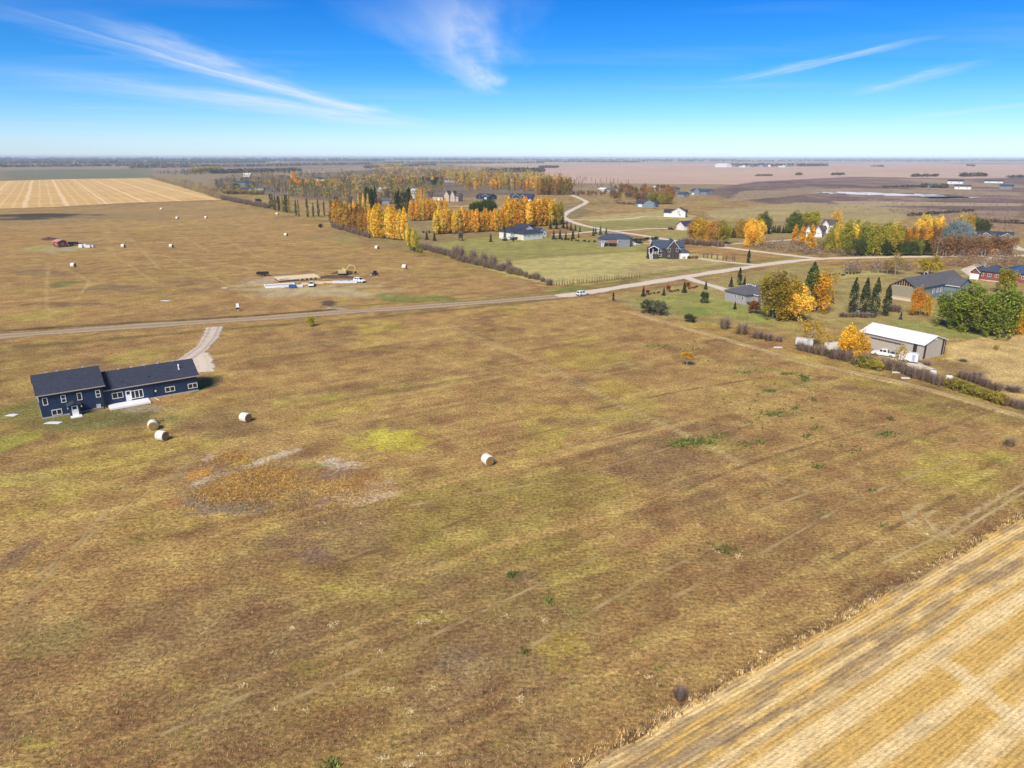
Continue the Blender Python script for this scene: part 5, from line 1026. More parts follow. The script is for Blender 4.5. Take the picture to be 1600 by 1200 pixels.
def leaves(P, size, rng, tint, flat=None):
    """one small leaf-spray quad at each point"""
    n = len(P); d = rng.normal(0, 1, (n, 3)); d /= np.linalg.norm(d, axis=1)[:, None]
    if flat is not None: d = d*(1-flat)+np.array([0, 0, 1.0])*flat; d /= np.linalg.norm(d, axis=1)[:, None]
    r = rng.normal(0, 1, (n, 3)); u = np.cross(d, r); u /= np.linalg.norm(u, axis=1)[:, None]; v = np.cross(d, u); s = (size*rng.uniform(.6, 1.4, n))[:, None]
    V4 = np.stack([P-u*s, P-v*s*.55, P+u*s, P+v*s*.55], 1).reshape(-1, 3); return V4, np.arange(4*n).reshape(-1, 4), np.repeat(np.clip(tint, .15, 2.2), 4, 0)
def hue(n, rng, a=.12): return 1+rng.normal(0, 1, (n, 3))*np.array([a, a*.7, a*.6])
def crown_column(rng, R=.115, n=1100, z0=.05, size=.022):
    k = 70; ct = rng.uniform(0, 1, k)**.9; ca = rng.uniform(0, 6.28, k)
    def rad(t): return R*np.clip(np.minimum(1, .45+t*2.2)*(1-t**2.2)**.75, .02, 1)
    i = rng.integers(0, k, n); t = np.clip(ct[i]+rng.normal(0, .045, n), 0, 1); a = ca[i]+rng.normal(0, .45, n); r = rad(t)*rng.uniform(.35, 1.08, n)
    P = np.stack([r*np.cos(a), r*np.sin(a), z0+(1-z0)*t], 1); cl = rng.uniform(.72, 1.22, k)[i][:, None]; return leaves(P, size, rng, cl*hue(n, rng)*rng.uniform(.8, 1.2, (n, 1)))
def crown_round(rng, R=.40, n=3000, z0=.05, size=.025, k=60, sq=1.0):
    d = rng.normal(0, 1, (k, 3)); d /= np.linalg.norm(d, axis=1)[:, None]; q = rng.uniform(.45, .85, k)[:, None]; c = d*q; c[:, 2] = np.abs(c[:, 2])*1.0-rng.uniform(.3, .8, k)*(rng.random(k) < .5)
    sub = rng.uniform(.16, .34, k); i = rng.integers(0, k, n); e = rng.normal(0, 1, (n, 3)); e /= np.linalg.norm(e, axis=1)[:, None]; P = c[i]+e*(sub[i]*rng.uniform(.5, 1.05, n))[:, None]
    hz = (1-z0)/2; zc = z0+hz*.85; P = P*np.array([R, R, hz*.95*sq]); P[:, 2] += zc; P[:, 2] = np.maximum(P[:, 2], z0*.5)
    cl = rng.uniform(.68, 1.28, k)[i][:, None]; return leaves(P, size, rng, cl*hue(n, rng)*rng.uniform(.78, 1.22, (n, 1)))
def crown_dome(rng, R=.6, n=420, size=.028):
    a = rng.uniform(0, 6.283, n); q = rng.uniform(0, 1, n)**.6; top = np.sqrt(np.clip(1-(.92*q)**2, 0, 1))*(.8+.2*np.sin(a*3+rng.uniform(0, 6)))*(.85+.15*np.sin(a*5+1)); z = top*rng.uniform(.45, 1.0, n)
    return leaves(np.stack([R*q*np.cos(a), R*q*np.sin(a), z+.03], 1), size, rng, rng.uniform(.7, 1.4, (n, 1))*hue(n, rng))
def crown_spruce(rng, R=.21, n=1100):
    lev = 17; l = rng.integers(0, lev, n); t = (l+rng.uniform(-.15, .3, n))/lev; t = np.clip(t, 0, .99); br = rng.integers(0, 11, n); a = br*6.283/11+l*1.3+rng.normal(0, .13, n); q = rng.uniform(.12, 1, n)**.7
    r = R*(1-t)**.92*q*(1+.12*np.sin(l*7.1)); z = .04+.96*t-q*R*(1-t)*.38; P = np.stack([r*np.cos(a), r*np.sin(a), np.maximum(z, .01)], 1); return leaves(P, .02+.016*(1-t), rng, rng.uniform(.65, 1.3, (n, 1))*hue(n, rng, .08), .35)
def twigs(rng, n, R, base=.02, up=1.0, col=(.25, .195, .145), wid=.011):
    """bare stems that fan out from the ground or a trunk"""
    V_, F_, C_ = [], [], []
    for i in range(n):
        a = rng.uniform(0, 6.283); q = rng.uniform(.15, 1)**.7; h = up*rng.uniform(.62, 1.0)*math.sqrt(max(0, 1-(.9*q)**2))+.06; p0 = np.array([R*.35*q*math.cos(a), R*.35*q*math.sin(a), base]); p2 = np.array([R*q*math.cos(a+rng.normal(0, .2)), R*q*math.sin(a+rng.normal(0, .2)), h]); p1 = (p0+p2)/2+np.array([rng.normal(0, .03), rng.normal(0, .03), .06*up])
        w = np.array([-math.sin(a), math.cos(a), 0])*wid*rng.uniform(.6, 1.3); b = len(V_); V_ += [p0-w, p0+w, p1-w*.7, p1+w*.7, p2]; c = np.array(col)*rng.uniform(.65, 1.4); C_ += [c]*5; F_ += [[b, b+1, b+3, b+2], [b+2, b+3, b+4, b+4]]
    return np.array(V_), F_, np.array(C_)
PROTO = {}
def mesh_of(o): me = o.data; bpy.data.objects.remove(o); return me
def twig_mesh(name, seed, n, R, up=1.0, col=(.25, .185, .15), wid=.011, base=.02):
    V_, F_, C_ = twigs(np.random.default_rng(seed), n, R, base, up, col, wid); tri = []
    for f in F_: tri.append(f[:3]); tri.append([f[0], f[2], f[3]] if f[2] != f[3] else f[:3])
    tri = [t_ for t_ in tri if len(set(t_)) == 3]; return mesh_of(np_mesh(name, V_, np.array(tri), TWIG, C_))
def trunk_mesh(h, r, branch=0, seed=0, mat=None, spread=.25, z0=.25):
    rr = random.Random(seed); m = MB(); m.tube((0, 0, -.01), (rr.uniform(-.01, .01), 0, h*.5), r, r*.7, 6); m.tube((0, 0, h*.48), (rr.uniform(-.02, .02), rr.uniform(-.02, .02), h), r*.7, r*.15, 6)
    for i in range(branch):
        z = h*rr.uniform(z0, .8); a = i*2.4+rr.uniform(-.4, .4); l = spread*rr.uniform(.6, 1.1)*(1.15-z/h*.5); q = (l*math.cos(a), l*math.sin(a), z+l*rr.uniform(.7, 1.2)); m.tube((0, 0, z), q, r*.45, r*.1, 5, cap=False)
        if branch > 7:
            for k in range(3): a2 = a+rr.uniform(-.9, .9); m.tube((q[0]*.55, q[1]*.55, z+(q[2]-z)*.55), (q[0]*.55+l*.45*math.cos(a2), q[1]*.55+l*.45*math.sin(a2), z+(q[2]-z)*.55+l*.5), r*.2, r*.05, 4, cap=False)
    return mesh_of(m.build('trunk', mat or BARK))
def mk(kind, crowns, trunks): PROTO[kind] = (crowns, trunks)
def cm(fn, *seeds, **kw): return [mesh_of(np_mesh('crown', *(lambda r: (r[0], r[1], FOL, r[2]))(fn(np.random.default_rng(s), **kw)))) for s in seeds]
mk('poplar', cm(crown_column, 1, 2, 3, 4, R=.128, n=1500), [trunk_mesh(.92, .011, 0, s) for s in (1, 2)])
mk('slim_poplar', cm(crown_column, 11, 12, 13, R=.075, n=800, size=.019), [trunk_mesh(.92, .01, 0, 1)])
mk('fat_poplar', cm(crown_column, 21, 22, 23, R=.19, n=1700, size=.026), [trunk_mesh(.9, .014, 5, 3)])
mk('round', cm(crown_round, 31, 32, 33, 34), [trunk_mesh(.8, .02, 6, s) for s in (4, 5)])
mk('big', cm(crown_round, 41, 42, 43, R=.44, n=9500, size=.018, k=110, z0=.01), [trunk_mesh(.8, .022, 8, 6)])
mk('tall', cm(crown_round, 51, 52, 53, 54, R=.27, n=5200, size=.0165, k=90, z0=.02), [trunk_mesh(.88, .016, 8, 7, spread=.16)])
mk('sparse', cm(crown_round, 61, 62, 63, R=.27, n=700, size=.02, k=60, z0=.2), [trunk_mesh(.92, .014, 14, s, PALEBARK, .2) for s in (8, 9)])
mk('bare', cm(crown_round, 71, 72, R=.22, n=160, size=.015, k=40, z0=.3), [trunk_mesh(.95, .014, 16, s, PALEBARK, .2) for s in (10, 11, 12)])
mk('spruce', cm(crown_spruce, 81, 82, 83), [trunk_mesh(.93, .014, 0, 2)])
mk('bush', cm(crown_round, 91, 92, 93, R=.62, n=1700, size=.045, k=40, z0=.02), [twig_mesh('stem', 94, 60, .5, .8)])
mk('bareshrub', cm(crown_dome, 101, 102, 106), [twig_mesh('stem', s, 300, .62, 1.0, wid=.011) for s in (103, 104, 105)])
mk('sapling', cm(crown_column, 111, n=60, R=.06, size=.02), [twig_mesh('stem', 112, 14, .14, 1.0, (.20, .11, .075), .012), twig_mesh('stem', 113, 12, .14, 1.0, (.17, .11, .085), .012)])
NAME = dict(poplar='poplar_tree', slim_poplar='poplar_tree', fat_poplar='poplar_tree', round='leafy_tree', big='leafy_tree', tall='leafy_tree', sparse='thinning_tree', bare='bare_tree', spruce='spruce_tree', bush='bush', bareshrub='bare_shrub', sapling='sapling')
CATN = dict(spruce='spruce', bush='bush', bareshrub='shrub', sapling='sapling')
TR = random.Random(2024)
def tree(kind, p, h, col, label, group=None, wide=1.0, name=None):
    cr, tk = PROTO[kind]; t = bpy.data.objects.new(name or NAME[kind], None); COL.objects.link(t); t.location = p; t.rotation_euler = (0, 0, TR.uniform(0, 6.28)); t.scale = (h*wide, h*wide, h); tag(t, label, CATN.get(kind, 'tree'), group)
    a = bpy.data.objects.new('stems' if kind in ('bush', 'bareshrub', 'sapling') else 'trunk', TR.choice(tk)); COL.objects.link(a); a.parent = t
    c = bpy.data.objects.new('crown', TR.choice(cr)); COL.objects.link(c); c.parent = t; j = TR.uniform(.86, 1.14); g = TR.uniform(.93, 1.07); c.color = (col[0]*j, col[1]*j*g, col[2]*j, 1); return t
YEL = (.92, .67, .10); GOLD = (.90, .58, .06); ORA = (.86, .49, .05); OLV = (.36, .31, .06); GRN = (.085, .12, .03); DGRN = (.045, .07, .03); RUS = (.40, .20, .06); BRN = (.29, .195, .11); GBRN = (.25, .20, .155); YGR = (.46, .40, .05); SPR = (.035, .055, .03); BSPR = (.06, .10, .11); PURB = (.24, .17, .125); RED = (.36, .05, .025); TAN_ = (.50, .36, .14)
HK = dict(poplar=1.12, fat_poplar=1.1, slim_poplar=1.08, round=1.1, big=1.12, tall=1.12, sparse=1.1)
def T(kind, px, py, hpx, col, label, group=None, wide=1.0, name=None): p = G(px, py); return tree(kind, p, hpx*mpp(p)*1.02*HK.get(kind, 1.0), col, label, group, wide, name)
ORD = 'first second third fourth fifth sixth seventh eighth ninth tenth eleventh twelfth thirteenth fourteenth fifteenth sixteenth seventeenth eighteenth nineteenth twentieth'.split()+['twenty-'+w_ for w_ in 'first second third fourth fifth sixth seventh eighth ninth'.split()]+['thirtieth']+['thirty-'+w_ for w_ in 'first second third fourth'.split()]
def row(kind, a, b, n, hpx, cols, label0, group, wide=1.0, jx=.35, jy=.6, hv=.12):
    for i in range(n):
        label = label0
        if 1 < n <= 34 and len(label0.split()) <= 12: label = label0+', '+ORD[i]+' from the left'
        t = (i+.5+TR.uniform(-jx, jx))/n; px = a[0]+(b[0]-a[0])*t; py = a[1]+(b[1]-a[1])*t+TR.uniform(-jy, jy); T(kind, px, py, hpx*TR.uniform(1-hv, 1+hv), TR.choice(cols), label, group, wide*TR.uniform(.88, 1.15))
def zone(poly, n, kinds, hm, cols, label, group, wide=1.0):
    xs = [q[0] for q in poly]; ys = [q[1] for q in poly]; k = 0; g = 0
    while k < n and g < n*40:
        g += 1; px = TR.uniform(min(xs), max(xs)); py = TR.uniform(min(ys), max(ys))
        if not inpoly(np.array([px]), np.array([py]), poly)[0]: continue
        tree(TR.choice(kinds), G(px, py), TR.uniform(*hm), TR.choice(cols), label, group, wide*TR.uniform(.85, 1.2)); k += 1
# golden poplar plantation
GP = 'golden poplars of the shelterbelt'
row('poplar', (518, 353), (576, 369.5), 15, 35, [(.60, .36, .06), (.52, .30, .06), (.66, .42, .06), RUS], 'golden brown poplar in the row along the left edge of the plantation', GP, 1.15)
row('bareshrub', (519, 355), (578, 372), 16, 11, [BRN, RUS], 'russet shrub at the foot of the left poplar row', 'shrubs under the poplars', .8)
row('fat_poplar', (580, 370), (596, 373), 4, 47, [YEL, (.78, .5, .04)], 'bright yellow poplar in the front clump at the plantation corner', GP, .8)
row('fat_poplar', (603, 373), (634, 377), 8, 44, [YEL, GOLD], 'bright yellow poplar right of the plantation corner clump', GP, .8)
row('fat_poplar', (636, 383), (654, 390), 5, 25, [YGR, YEL, OLV], 'small yellow green poplar at the front foot of the plantation', GP, .9)
row('poplar', (641, 345), (700, 343), 19, 27, [GOLD, ORA, YEL], 'orange gold poplar in the middle row of the plantation', GP, 1.15)
row('poplar', (680, 366), (724, 364), 13, 34, [YEL, GOLD], 'yellow poplar in the front row left of the white house', GP, 1.2)
row('poplar', (722, 363.5), (787, 361), 20, 29, [GOLD, ORA, YEL], 'orange yellow poplar in the front row before the half hidden white house', GP, 1.2)
row('poplar', (786, 357), (862, 352), 22, 33, [YEL, GOLD, ORA], 'golden poplar in the front row behind the white multi wing house', GP, 1.25)
row('poplar', (788, 347), (868, 345), 20, 30, [YEL, GOLD, ORA], 'golden poplar in the back row behind the white multi wing house', GP, 1.25)
row('poplar', (860, 352), (880, 350), 6, 28, [OLV, YGR, (.5, .38, .05)], 'olive poplar at the right end of the plantation by the road bend', GP, 1.3)
for x_ in (561, 569, 576): T('slim_poplar', x_, 340, 33, YEL, 'tall slim golden poplar rising behind the left poplar row', GP)
for x_ in (651, 655, 659, 664): T('slim_poplar', x_, 333, 34, GOLD, 'tall slim golden poplar standing before the tall narrow white house', GP)
row('poplar', (532, 348), (572, 344), 8, 26, [(.56, .36, .05), YEL], 'golden poplar in the second row behind the left edge', GP)
row('slim_poplar', (571, 332), (588, 331), 7, 32, [DGRN, GRN], 'dark green columnar poplar behind the golden ones', 'green columnar poplars', 1.3)
row('slim_poplar', (615, 335), (644, 333), 10, 33, [GRN, OLV, DGRN], 'olive green columnar poplar left of the tall narrow white house', 'green columnar poplars', 1.3)
row('slim_poplar', (421, 327), (456, 334), 9, 23, [GRN, OLV, (.12, .13, .04)], 'green columnar poplar in the row along the hedge', 'green columnar poplars', 1.4)
for x_, y_, h_ in ((463, 337, 22), (467, 339, 24), (481, 340, 27), (490, 339, 20), (498, 338.5, 24), (507, 337, 20), (516, 325, 25)): T('slim_poplar', x_, y_, h_, TR.choice([GRN, OLV, DGRN]), 'single green columnar poplar right of the hedge row', 'green columnar poplars', 1.2)
row('big', (735, 336), (774, 335), 5, 23, [GRN, DGRN], 'round dark green tree behind the golden poplars', 'dark trees behind the poplars', .8)
row('bareshrub', (660, 364), (725, 366), 10, 6, [GBRN, BRN], 'low grey shrub along the plantation foot', 'shrubs under the poplars')
# woods beyond
W1 = 'trees of the golden wood'; W2 = 'trees of the orange wood'; W3 = 'bare trees of the brown wood'; W4 = 'trees of the far left wood'
zone([(722, 297), (705, 284), (770, 276), (880, 285), (892, 303.5), (835, 303), (800, 299)], 75, ['poplar', 'tall', 'slim_poplar'], (15, 20), [(.58, .37, .06), (.48, .32, .07), OLV, ORA, (.55, .38, .09), RUS], 'golden olive tree in the wood behind the two gabled navy house', W1, 1.25)
row('poplar', (838, 304), (893, 304), 30, 21, [(.52, .34, .07), OLV, RUS, (.6, .4, .08)], 'tall golden tree in the front line of the wood by the road', W1, 1.2)
zone([(590, 288), (640, 280), (700, 282), (690, 292), (640, 295)], 30, ['tall', 'round', 'poplar'], (11, 16), [ORA, (.5, .3, .07), (.4, .28, .09), RUS, DGRN, OLV], 'tree on the near side of the hazy orange wood', W2, 1.2)
zone([(480, 310), (500, 300), (640, 300), (690, 306), (640, 322), (560, 326)], 60, ['bare', 'bare', 'sparse', 'tall'], (9, 13), [GBRN, BRN, RUS, (.30, .22, .15)], 'bare grey brown tree just above the plantation', W3, 1.3)
row('bare', (415, 305), (525, 306), 60, 14, [GBRN, BRN], 'bare nursery tree in the grey rows above the green poplars', 'bare nursery rows', 1.0, .5, 4)
row('spruce', (425, 300), (520, 298), 26, 9, [DGRN, SPR], 'small dark spruce in the line above the bare nursery', 'dark spruce line', 1.2, .5, 1.5)
row('tall', (452, 291), (522, 293), 16, 12, [(.58, .34, .05), OLV, ORA], 'yellow tree in the line above the nursery spruces', W4, 1.3)
row('poplar', (456, 283), (462, 283), 2, 14, [ORA], 'lone orange tree beside the dark far house', W4, 2)
row('round', (300, 271), (345, 270), 12, 9, [OLV, (.46, .3, .06), BRN], 'far golden tree above the dark spruce belt', W4)
row('bareshrub', (346, 311.5), (420, 326), 28, 9, [PURB, BRN, GBRN], 'brown shrub in the hedge before the green poplars', 'hedge before the green poplars', 1.1)
row('bush', (350, 303), (412, 304), 12, 9, [(.40, .28, .05), OLV, RUS], 'yellow bush beside the far hedge houses', 'bushes at the far hedge houses')
row('bush', (402, 317), (406, 319), 2, 9, [DGRN, GRN], 'dark round bush at the hedge corner', 'bushes at the hedge corner'); T('bush', 501, 356, 7, DGRN, 'small dark bush alone on green grass left of the plantation')
zone([(958, 315), (950, 298), (1000, 293), (1050, 300), (1056, 312), (1046, 319)], 55, ['round', 'tall', 'sparse'], (10, 14), [RUS, (.44, .22, .05), (.34, .18, .06), BRN], 'russet tree in the grove left of the blue villa', 'russet grove', 1.2)
row('big', (1014, 318), (1048, 319), 6, 16, [GRN, OLV, (.36, .26, .05)], 'green gold tree at the front right of the russet grove', 'russet grove'); row('bareshrub', (962, 318), (1015, 321), 16, 5, [PURB, BRN], 'brown shrub in front of the russet grove', 'russet grove')
zone([(878, 296), (870, 278), (930, 282), (990, 288), (965, 298)], 70, ['bare', 'slim_poplar'], (8, 11), [GBRN, PURB, BRN], 'thin bare tree in the nursery rows before the pink field', 'thin nursery rows', 1.0)
zone([(888, 300), (960, 300), (955, 306), (900, 306)], 26, ['round', 'bareshrub'], (4, 7), [RUS, BRN, PURB], 'low russet tree in front of the thin nursery', 'thin nursery rows')
# hedge along the back pasture
HB = 'hedge along the back pasture'
row('bareshrub', (657, 389), (710, 402), 13, 13, [BRN, PURB, GBRN], 'bare brown shrub at the upper end of the pasture hedge', HB, .9); row('bareshrub', (706, 404), (848, 440), 34, 12, [PURB, BRN, OLV, (.26, .23, .07), GBRN], 'brown green shrub in the long pasture hedge', HB, 1.0, .7, 1.0, .4); row('bareshrub', (700, 401), (800, 424), 6, 24, [(.30, .15, .07), BRN], 'taller reddish shrub standing out of the pasture hedge', HB, .6)
T('bareshrub', 858, 446, 14, PURB, 'round grey shrub alone at the lower end of the pasture hedge', None, 1.1); row('sapling', (868, 447), (1000, 434), 34, 12, [(.3, .17, .09), BRN], 'thin leafless sapling in the line above the gravel road', 'sapling line above the road')
row('bush', (640, 390), (660, 396), 5, 7, [OLV, GRN], 'low green bush at the foot of the plantation corner', 'bushes at the plantation corner')
# spruces round the houses
SPW = 'spruces of the white house yard'
for x_, y_, h_ in ((667, 374.5, 15), (679, 376, 15), (767, 378, 14), (787.5, 369, 21), (789, 376, 20), (802, 377, 8), (808, 365.5, 17)): T('spruce', x_, y_, h_, SPR, 'dark spruce on the lawn left of the white multi wing house', SPW)
for x_, y_, h_ in ((860, 358, 15), (869.5, 358, 15), (880, 357, 16), (886, 358, 13), (892, 360, 13), (899, 361, 11), (906, 362.5, 10)): T('spruce', x_, y_, h_, SPR, 'dark spruce in the back line right of the white multi wing house', SPW)
for x_, y_, h_ in ((865, 374, 16), (875, 373.5, 16), (884, 374.5, 13), (895, 373.5, 17), (904, 371, 9)): T('spruce', x_, y_, h_, SPR, 'dark spruce in the front line right of the white multi wing house', SPW)
for x_, y_, h_ in ((927, 368.5, 14), (930.6, 366, 12), (938, 367, 15), (947, 366, 12)): T('spruce', x_, y_, h_, BSPR, 'dark spruce behind the slate grey bungalow roof', 'spruces behind the grey bungalow')
for x_, y_, h_, lb in ((1005, 463, 17, 'leftmost spruce of the lawn row by the gravel road'), (1037, 461.5, 14, 'second spruce of the lawn row by the gravel road'), (1069, 457, 19, 'third spruce of the lawn row by the gravel road'), (1102.5, 452, 14, 'spruce beside the drive of the light grey bungalow'), (1148, 483, 13, 'small spruce before the light grey bungalow wall'), (1142, 448, 17, 'spruce just behind the light grey bungalow roof'), (1163, 445, 14, 'spruce at the right behind the light grey bungalow roof'), (1300, 474, 17, 'blue spruce alone on the green lawn'), (1407, 499, 13, 'blue spruce behind the white roofed shop')): T('spruce', x_, y_, h_, BSPR if 'blue' in lb else SPR, lb, None, 1.15)
T('poplar', 1154.5, 446, 24, DGRN, 'dark columnar conifer behind the light grey bungalow', None, 1.2); T('poplar', 958, 470, 12, (.08, .08, .04), 'small dark columnar conifer at the pasture corner', None, 1.3); T('round', 1100, 474, 20, (.075, .10, .04), 'rounded dark pine on the lawn of the light grey bungalow', None, .95)
for x_, y_, lb in ((1012, 461, 'left red leaved tree beside the lawn spruces'), (1044, 454, 'middle red leaved tree beside the lawn spruces'), (1075, 449, 'right red leaved tree beside the lawn spruces')): T('round', x_, y_, 9, RED, lb)
row('bush', (1015, 460), (1032, 457.5), 5, 3, [(.10, .07, .035)], 'low dark hedge plant between the lawn spruces', 'low lawn hedge'); row('bush', (1045, 457), (1062, 454), 5, 3, [(.12, .08, .04)], 'low dark hedge plant between the lawn spruces', 'low lawn hedge'); row('bush', (1076, 452), (1091, 449), 5, 3.5, [(.34, .09, .03)], 'low red hedge plant at the right of the lawn spruces', 'low red hedge')
row('bush', (1012, 403), (1012, 404), 1, 5, [GRN], 'small shrub at the white stairs of the brown house', None); row('bush', (1066, 404), (1092, 404), 6, 6, [(.12, .11, .05), OLV, (.35, .2, .08)], 'garden shrub before the brown house garage', 'garden shrubs of the brown house'); row('sapling', (1096, 402), (1152, 408), 8, 12, [BRN], 'thin bare sapling along the brown house drive', 'saplings along the drive', 1.6)
row('bush', (868, 374), (930, 379), 11, 3.5, [DGRN, (.10, .10, .04)], 'low dark shrub between the two houses', 'low garden shrubs'); row('bush', (985, 378), (1030, 374), 9, 6, [DGRN, GRN], 'dark garden shrub behind the brown house', 'low garden shrubs')
T('poplar', 1169, 411, 18, DGRN, 'dark columnar tree standing alone by the road fork', None, 1.2)
# yard of the light grey bungalow and the fence line shrubs
for x_, y_, h_, w_, c_, lb in ((1013, 489, 24, 1.0, (.10, .115, .05), 'large green shrub, left half of the big clump at the fence'), (1030, 492, 26, 1.0, (.155, .165, .10), 'large silver green shrub, right half of the big clump at the fence'), (1079, 503, 15, 1.25, (.085, .10, .035), 'dark green wide shrub by the fence trail'), (1345, 573, 22, .9, (.30, .26, .05), 'yellow green shrub below the yellow tree at the shop')): T('bush', x_, y_, h_, c_, lb, None, w_)
for x_, y_, h_, w_, c_, lb in ((1132, 514, 23, .95, (.28, .18, .13), 'bare purple shrub, first along the fence trail'), (1159, 522, 23, 1.1, (.46, .26, .07), 'bare shrub with orange leaves on top along the fence trail'), (1184, 529, 17, 1.35, BRN, 'wide bare shrub along the fence trail, left half'), (1200, 532, 15, 1.3, PURB, 'wide bare shrub along the fence trail, right half'), (1217, 534, 12, 1.1, PURB, 'small bare shrub at the end of the wide one')): T('bareshrub', x_, y_, h_, c_, lb, None, w_)
FS = 'shrub belt before the shop'
row('bareshrub', (1243, 546), (1330, 566), 14, 17, [PURB, BRN], 'bare brown shrub in the belt left of the shop', FS, 1.0, .6, 1.2, .35); row('bareshrub', (1330, 570), (1400, 580), 10, 19, [PURB, BRN, OLV], 'bare olive shrub in the belt before the parked trucks', FS, .9, .6, 1.2, .35); row('bush', (1350, 574), (1376, 580), 4, 17, [OLV, YGR], 'olive green bush in the belt before the parked trucks', FS, .8)
row('bareshrub', (1398, 580), (1475, 604), 13, 19, [PURB, BRN], 'bare shrub in the belt right of the white trailer', FS, .7, .6, 1.2, .35); row('bush', (1478, 604), (1570, 634), 14, 19, [(.30, .25, .04), OLV, (.36, .28, .05)], 'yellow olive bush in the belt at the right', FS, .85); row('bareshrub', (1500, 590), (1560, 612), 9, 17, [(.26, .13, .075), PURB], 'reddish bare shrub behind the yellow bushes', FS, .8); row('bareshrub', (1560, 630), (1625, 648), 8, 17, [PURB, BRN], 'bare shrub at the right end of the belt', FS, .9)
for x_, y_, h_, k_, w_, c_, lb in ((1268, 541, 46, 'sparse', 1.5, (.68, .40, .04), 'thin yellow tree above the white trailer'), (1290, 548, 30, 'sparse', 1.2, (.66, .42, .05), 'smaller thin yellow tree beside the camper'), (1322, 560, 55, 'tall', 1.05, (.86, .54, .05), 'bright yellow tree left of the shop'), (1342, 566, 52, 'tall', .95, (.86, .53, .05), 'bright yellow tree covering the left end of the shop'), (1403, 581, 48, 'sparse', .75, (.62, .40, .05), 'slender yellow tree before the shop wall'),
    (1207, 498, 80, 'tall', 1.1, (.36, .28, .035), 'tall olive gold tree by the light grey bungalow'), (1230, 501, 70, 'tall', 1.05, (.50, .34, .035), 'tall golden tree left of the bright yellow one'), (1247, 503, 58, 'tall', 1.2, YEL, 'bright yellow tree over the parked cars'), (1264, 487, 68, 'fat_poplar', 1.0, (.15, .17, .04), 'tall green tree right of the bright yellow one'), (1280, 488, 64, 'tall', 1.0, (.72, .38, .03), 'tall orange tree right of the tall green one'), (1303, 460, 40, 'sparse', .6, (.6, .4, .06), 'slim yellow tree behind the blue spruce'), (1178, 490, 22, 'round', 1.1, (.28, .09, .03), 'red brown shrub tree at the corner of the light grey bungalow'),
    (1431, 493, 46, 'tall', .8, (.66, .33, .03), 'orange tree before the unfinished house, left one'), (1447, 494, 38, 'tall', .7, (.62, .38, .04), 'orange tree before the unfinished house, right one'), (1581, 522, 62, 'tall', 1.0, (.58, .36, .03), 'tall yellow tree at the right end of the green maples'), (1606, 520, 55, 'tall', 1.0, (.62, .36, .04), 'orange tree at the right frame edge'), (1569, 458, 42, 'round', .9, (.40, .34, .03), 'yellow green tree before the blue roofed red house'), (1556, 546, 8, 'bush', 1.0, YGR, 'small yellow green bush on the straw ground')): T(k_, x_, y_, h_, c_, lb, None, w_)
for i, (x_, y_, h_) in enumerate(((1331, 490, 50), (1348, 493, 52), (1364, 495, 54), (1383, 494, 44))): T('fat_poplar', x_, y_, h_, (.085, .10, .045), ('first', 'second', 'third', 'fourth')[i]+' from the left of four dark columnar poplars', 'four dark columnar poplars', .75)
for i, (x_, y_, h_) in enumerate(((1482, 511, 62), (1507, 517, 76), (1533, 523, 70), (1558, 526, 84))): T('tall', x_, y_, h_, (.25, .28, .045), ('leftmost', 'second', 'third', 'rightmost')[i]+' of the four big green maples behind the shop', 'big green maples', 1.3)
row('bareshrub', (1310, 495), (1365, 497), 8, 10, [(.20, .06, .04), PURB], 'dark red shrub under the columnar poplars', 'red shrubs under the poplars'); row('bareshrub', (1388, 485), (1402, 488), 3, 14, [(.20, .06, .05)], 'dark red shrub before the unfinished house', 'red shrubs at the unfinished house'); T('bush', 1424, 492, 8, YGR, 'low yellow green bush before the unfinished house')
row('bareshrub', (1470, 508), (1580, 530), 14, 9, [PURB, BRN], 'low brown brush under the big maples', 'brush under the maples')
for x_, y_, h_, c_, lb in ((1452, 430, 32, (.46, .36, .04), 'yellow green tree behind the unfinished house roof'), (1398, 430, 36, (.44, .28, .06), 'russet gold tree left of the unfinished house'), (1386, 428, 24, BRN, 'bare tree left of the russet gold one')): T('sparse' if 'bare' in lb or 'russet' in lb else 'round', x_, y_, h_, c_, lb, None, 1.3)
row('bush', (1290, 432), (1345, 426), 12, 3.5, [GRN, DGRN], 'small planted bush in the lawn rows', 'planted lawn bushes', 1, .3, 2)
# upper right groves
GR = 'trees of the roadside grove'
row('tall', (1078, 379), (1122, 382), 10, 36, [YEL, (.66, .44, .06), (.6, .36, .08)], 'yellow tree in the grove beside the white garage', GR, .9); row('round', (1118, 380), (1132, 383), 4, 34, [(.24, .24, .04), YGR], 'yellow green tree at the right of the garage grove', GR, .8); row('bareshrub', (1062, 381), (1130, 386), 18, 11, [PURB, (.3, .13, .06), RUS], 'russet brush under the garage grove', 'brush under the garage grove')
row('spruce', (1133, 371), (1164, 371), 7, 15, [SPR, DGRN], 'dark spruce between the two yellow groves', 'spruces between the groves', 1.3); row('spruce', (1196, 364), (1236, 364), 10, 12, [SPR, DGRN], 'dark spruce behind the brown field row', 'spruces between the groves', 1.3); row('tall', (1152, 372), (1172, 372), 4, 28, [(.6, .42, .06)], 'hazy yellow tree behind the spruces', GR)
row('tall', (1168, 384), (1188, 386), 5, 40, [YEL, GOLD], 'bright yellow tree by the road bend grove', GR, .8); row('round', (1186, 366), (1196, 366), 3, 36, [(.16, .18, .04)], 'green tree behind the bright yellow roadside trees', GR, .8); row('tall', (1234, 364), (1246, 364), 3, 34, [(.2, .22, .05)], 'green tree left of the white houses', GR); row('tall', (1250, 361), (1275, 360), 5, 28, [(.46, .40, .06), YGR], 'pale yellow tree behind the white houses', GR, 1.1); row('sparse', (1302, 360), (1310, 360), 2, 30, [GOLD], 'orange tree right of the white two storey house', GR)
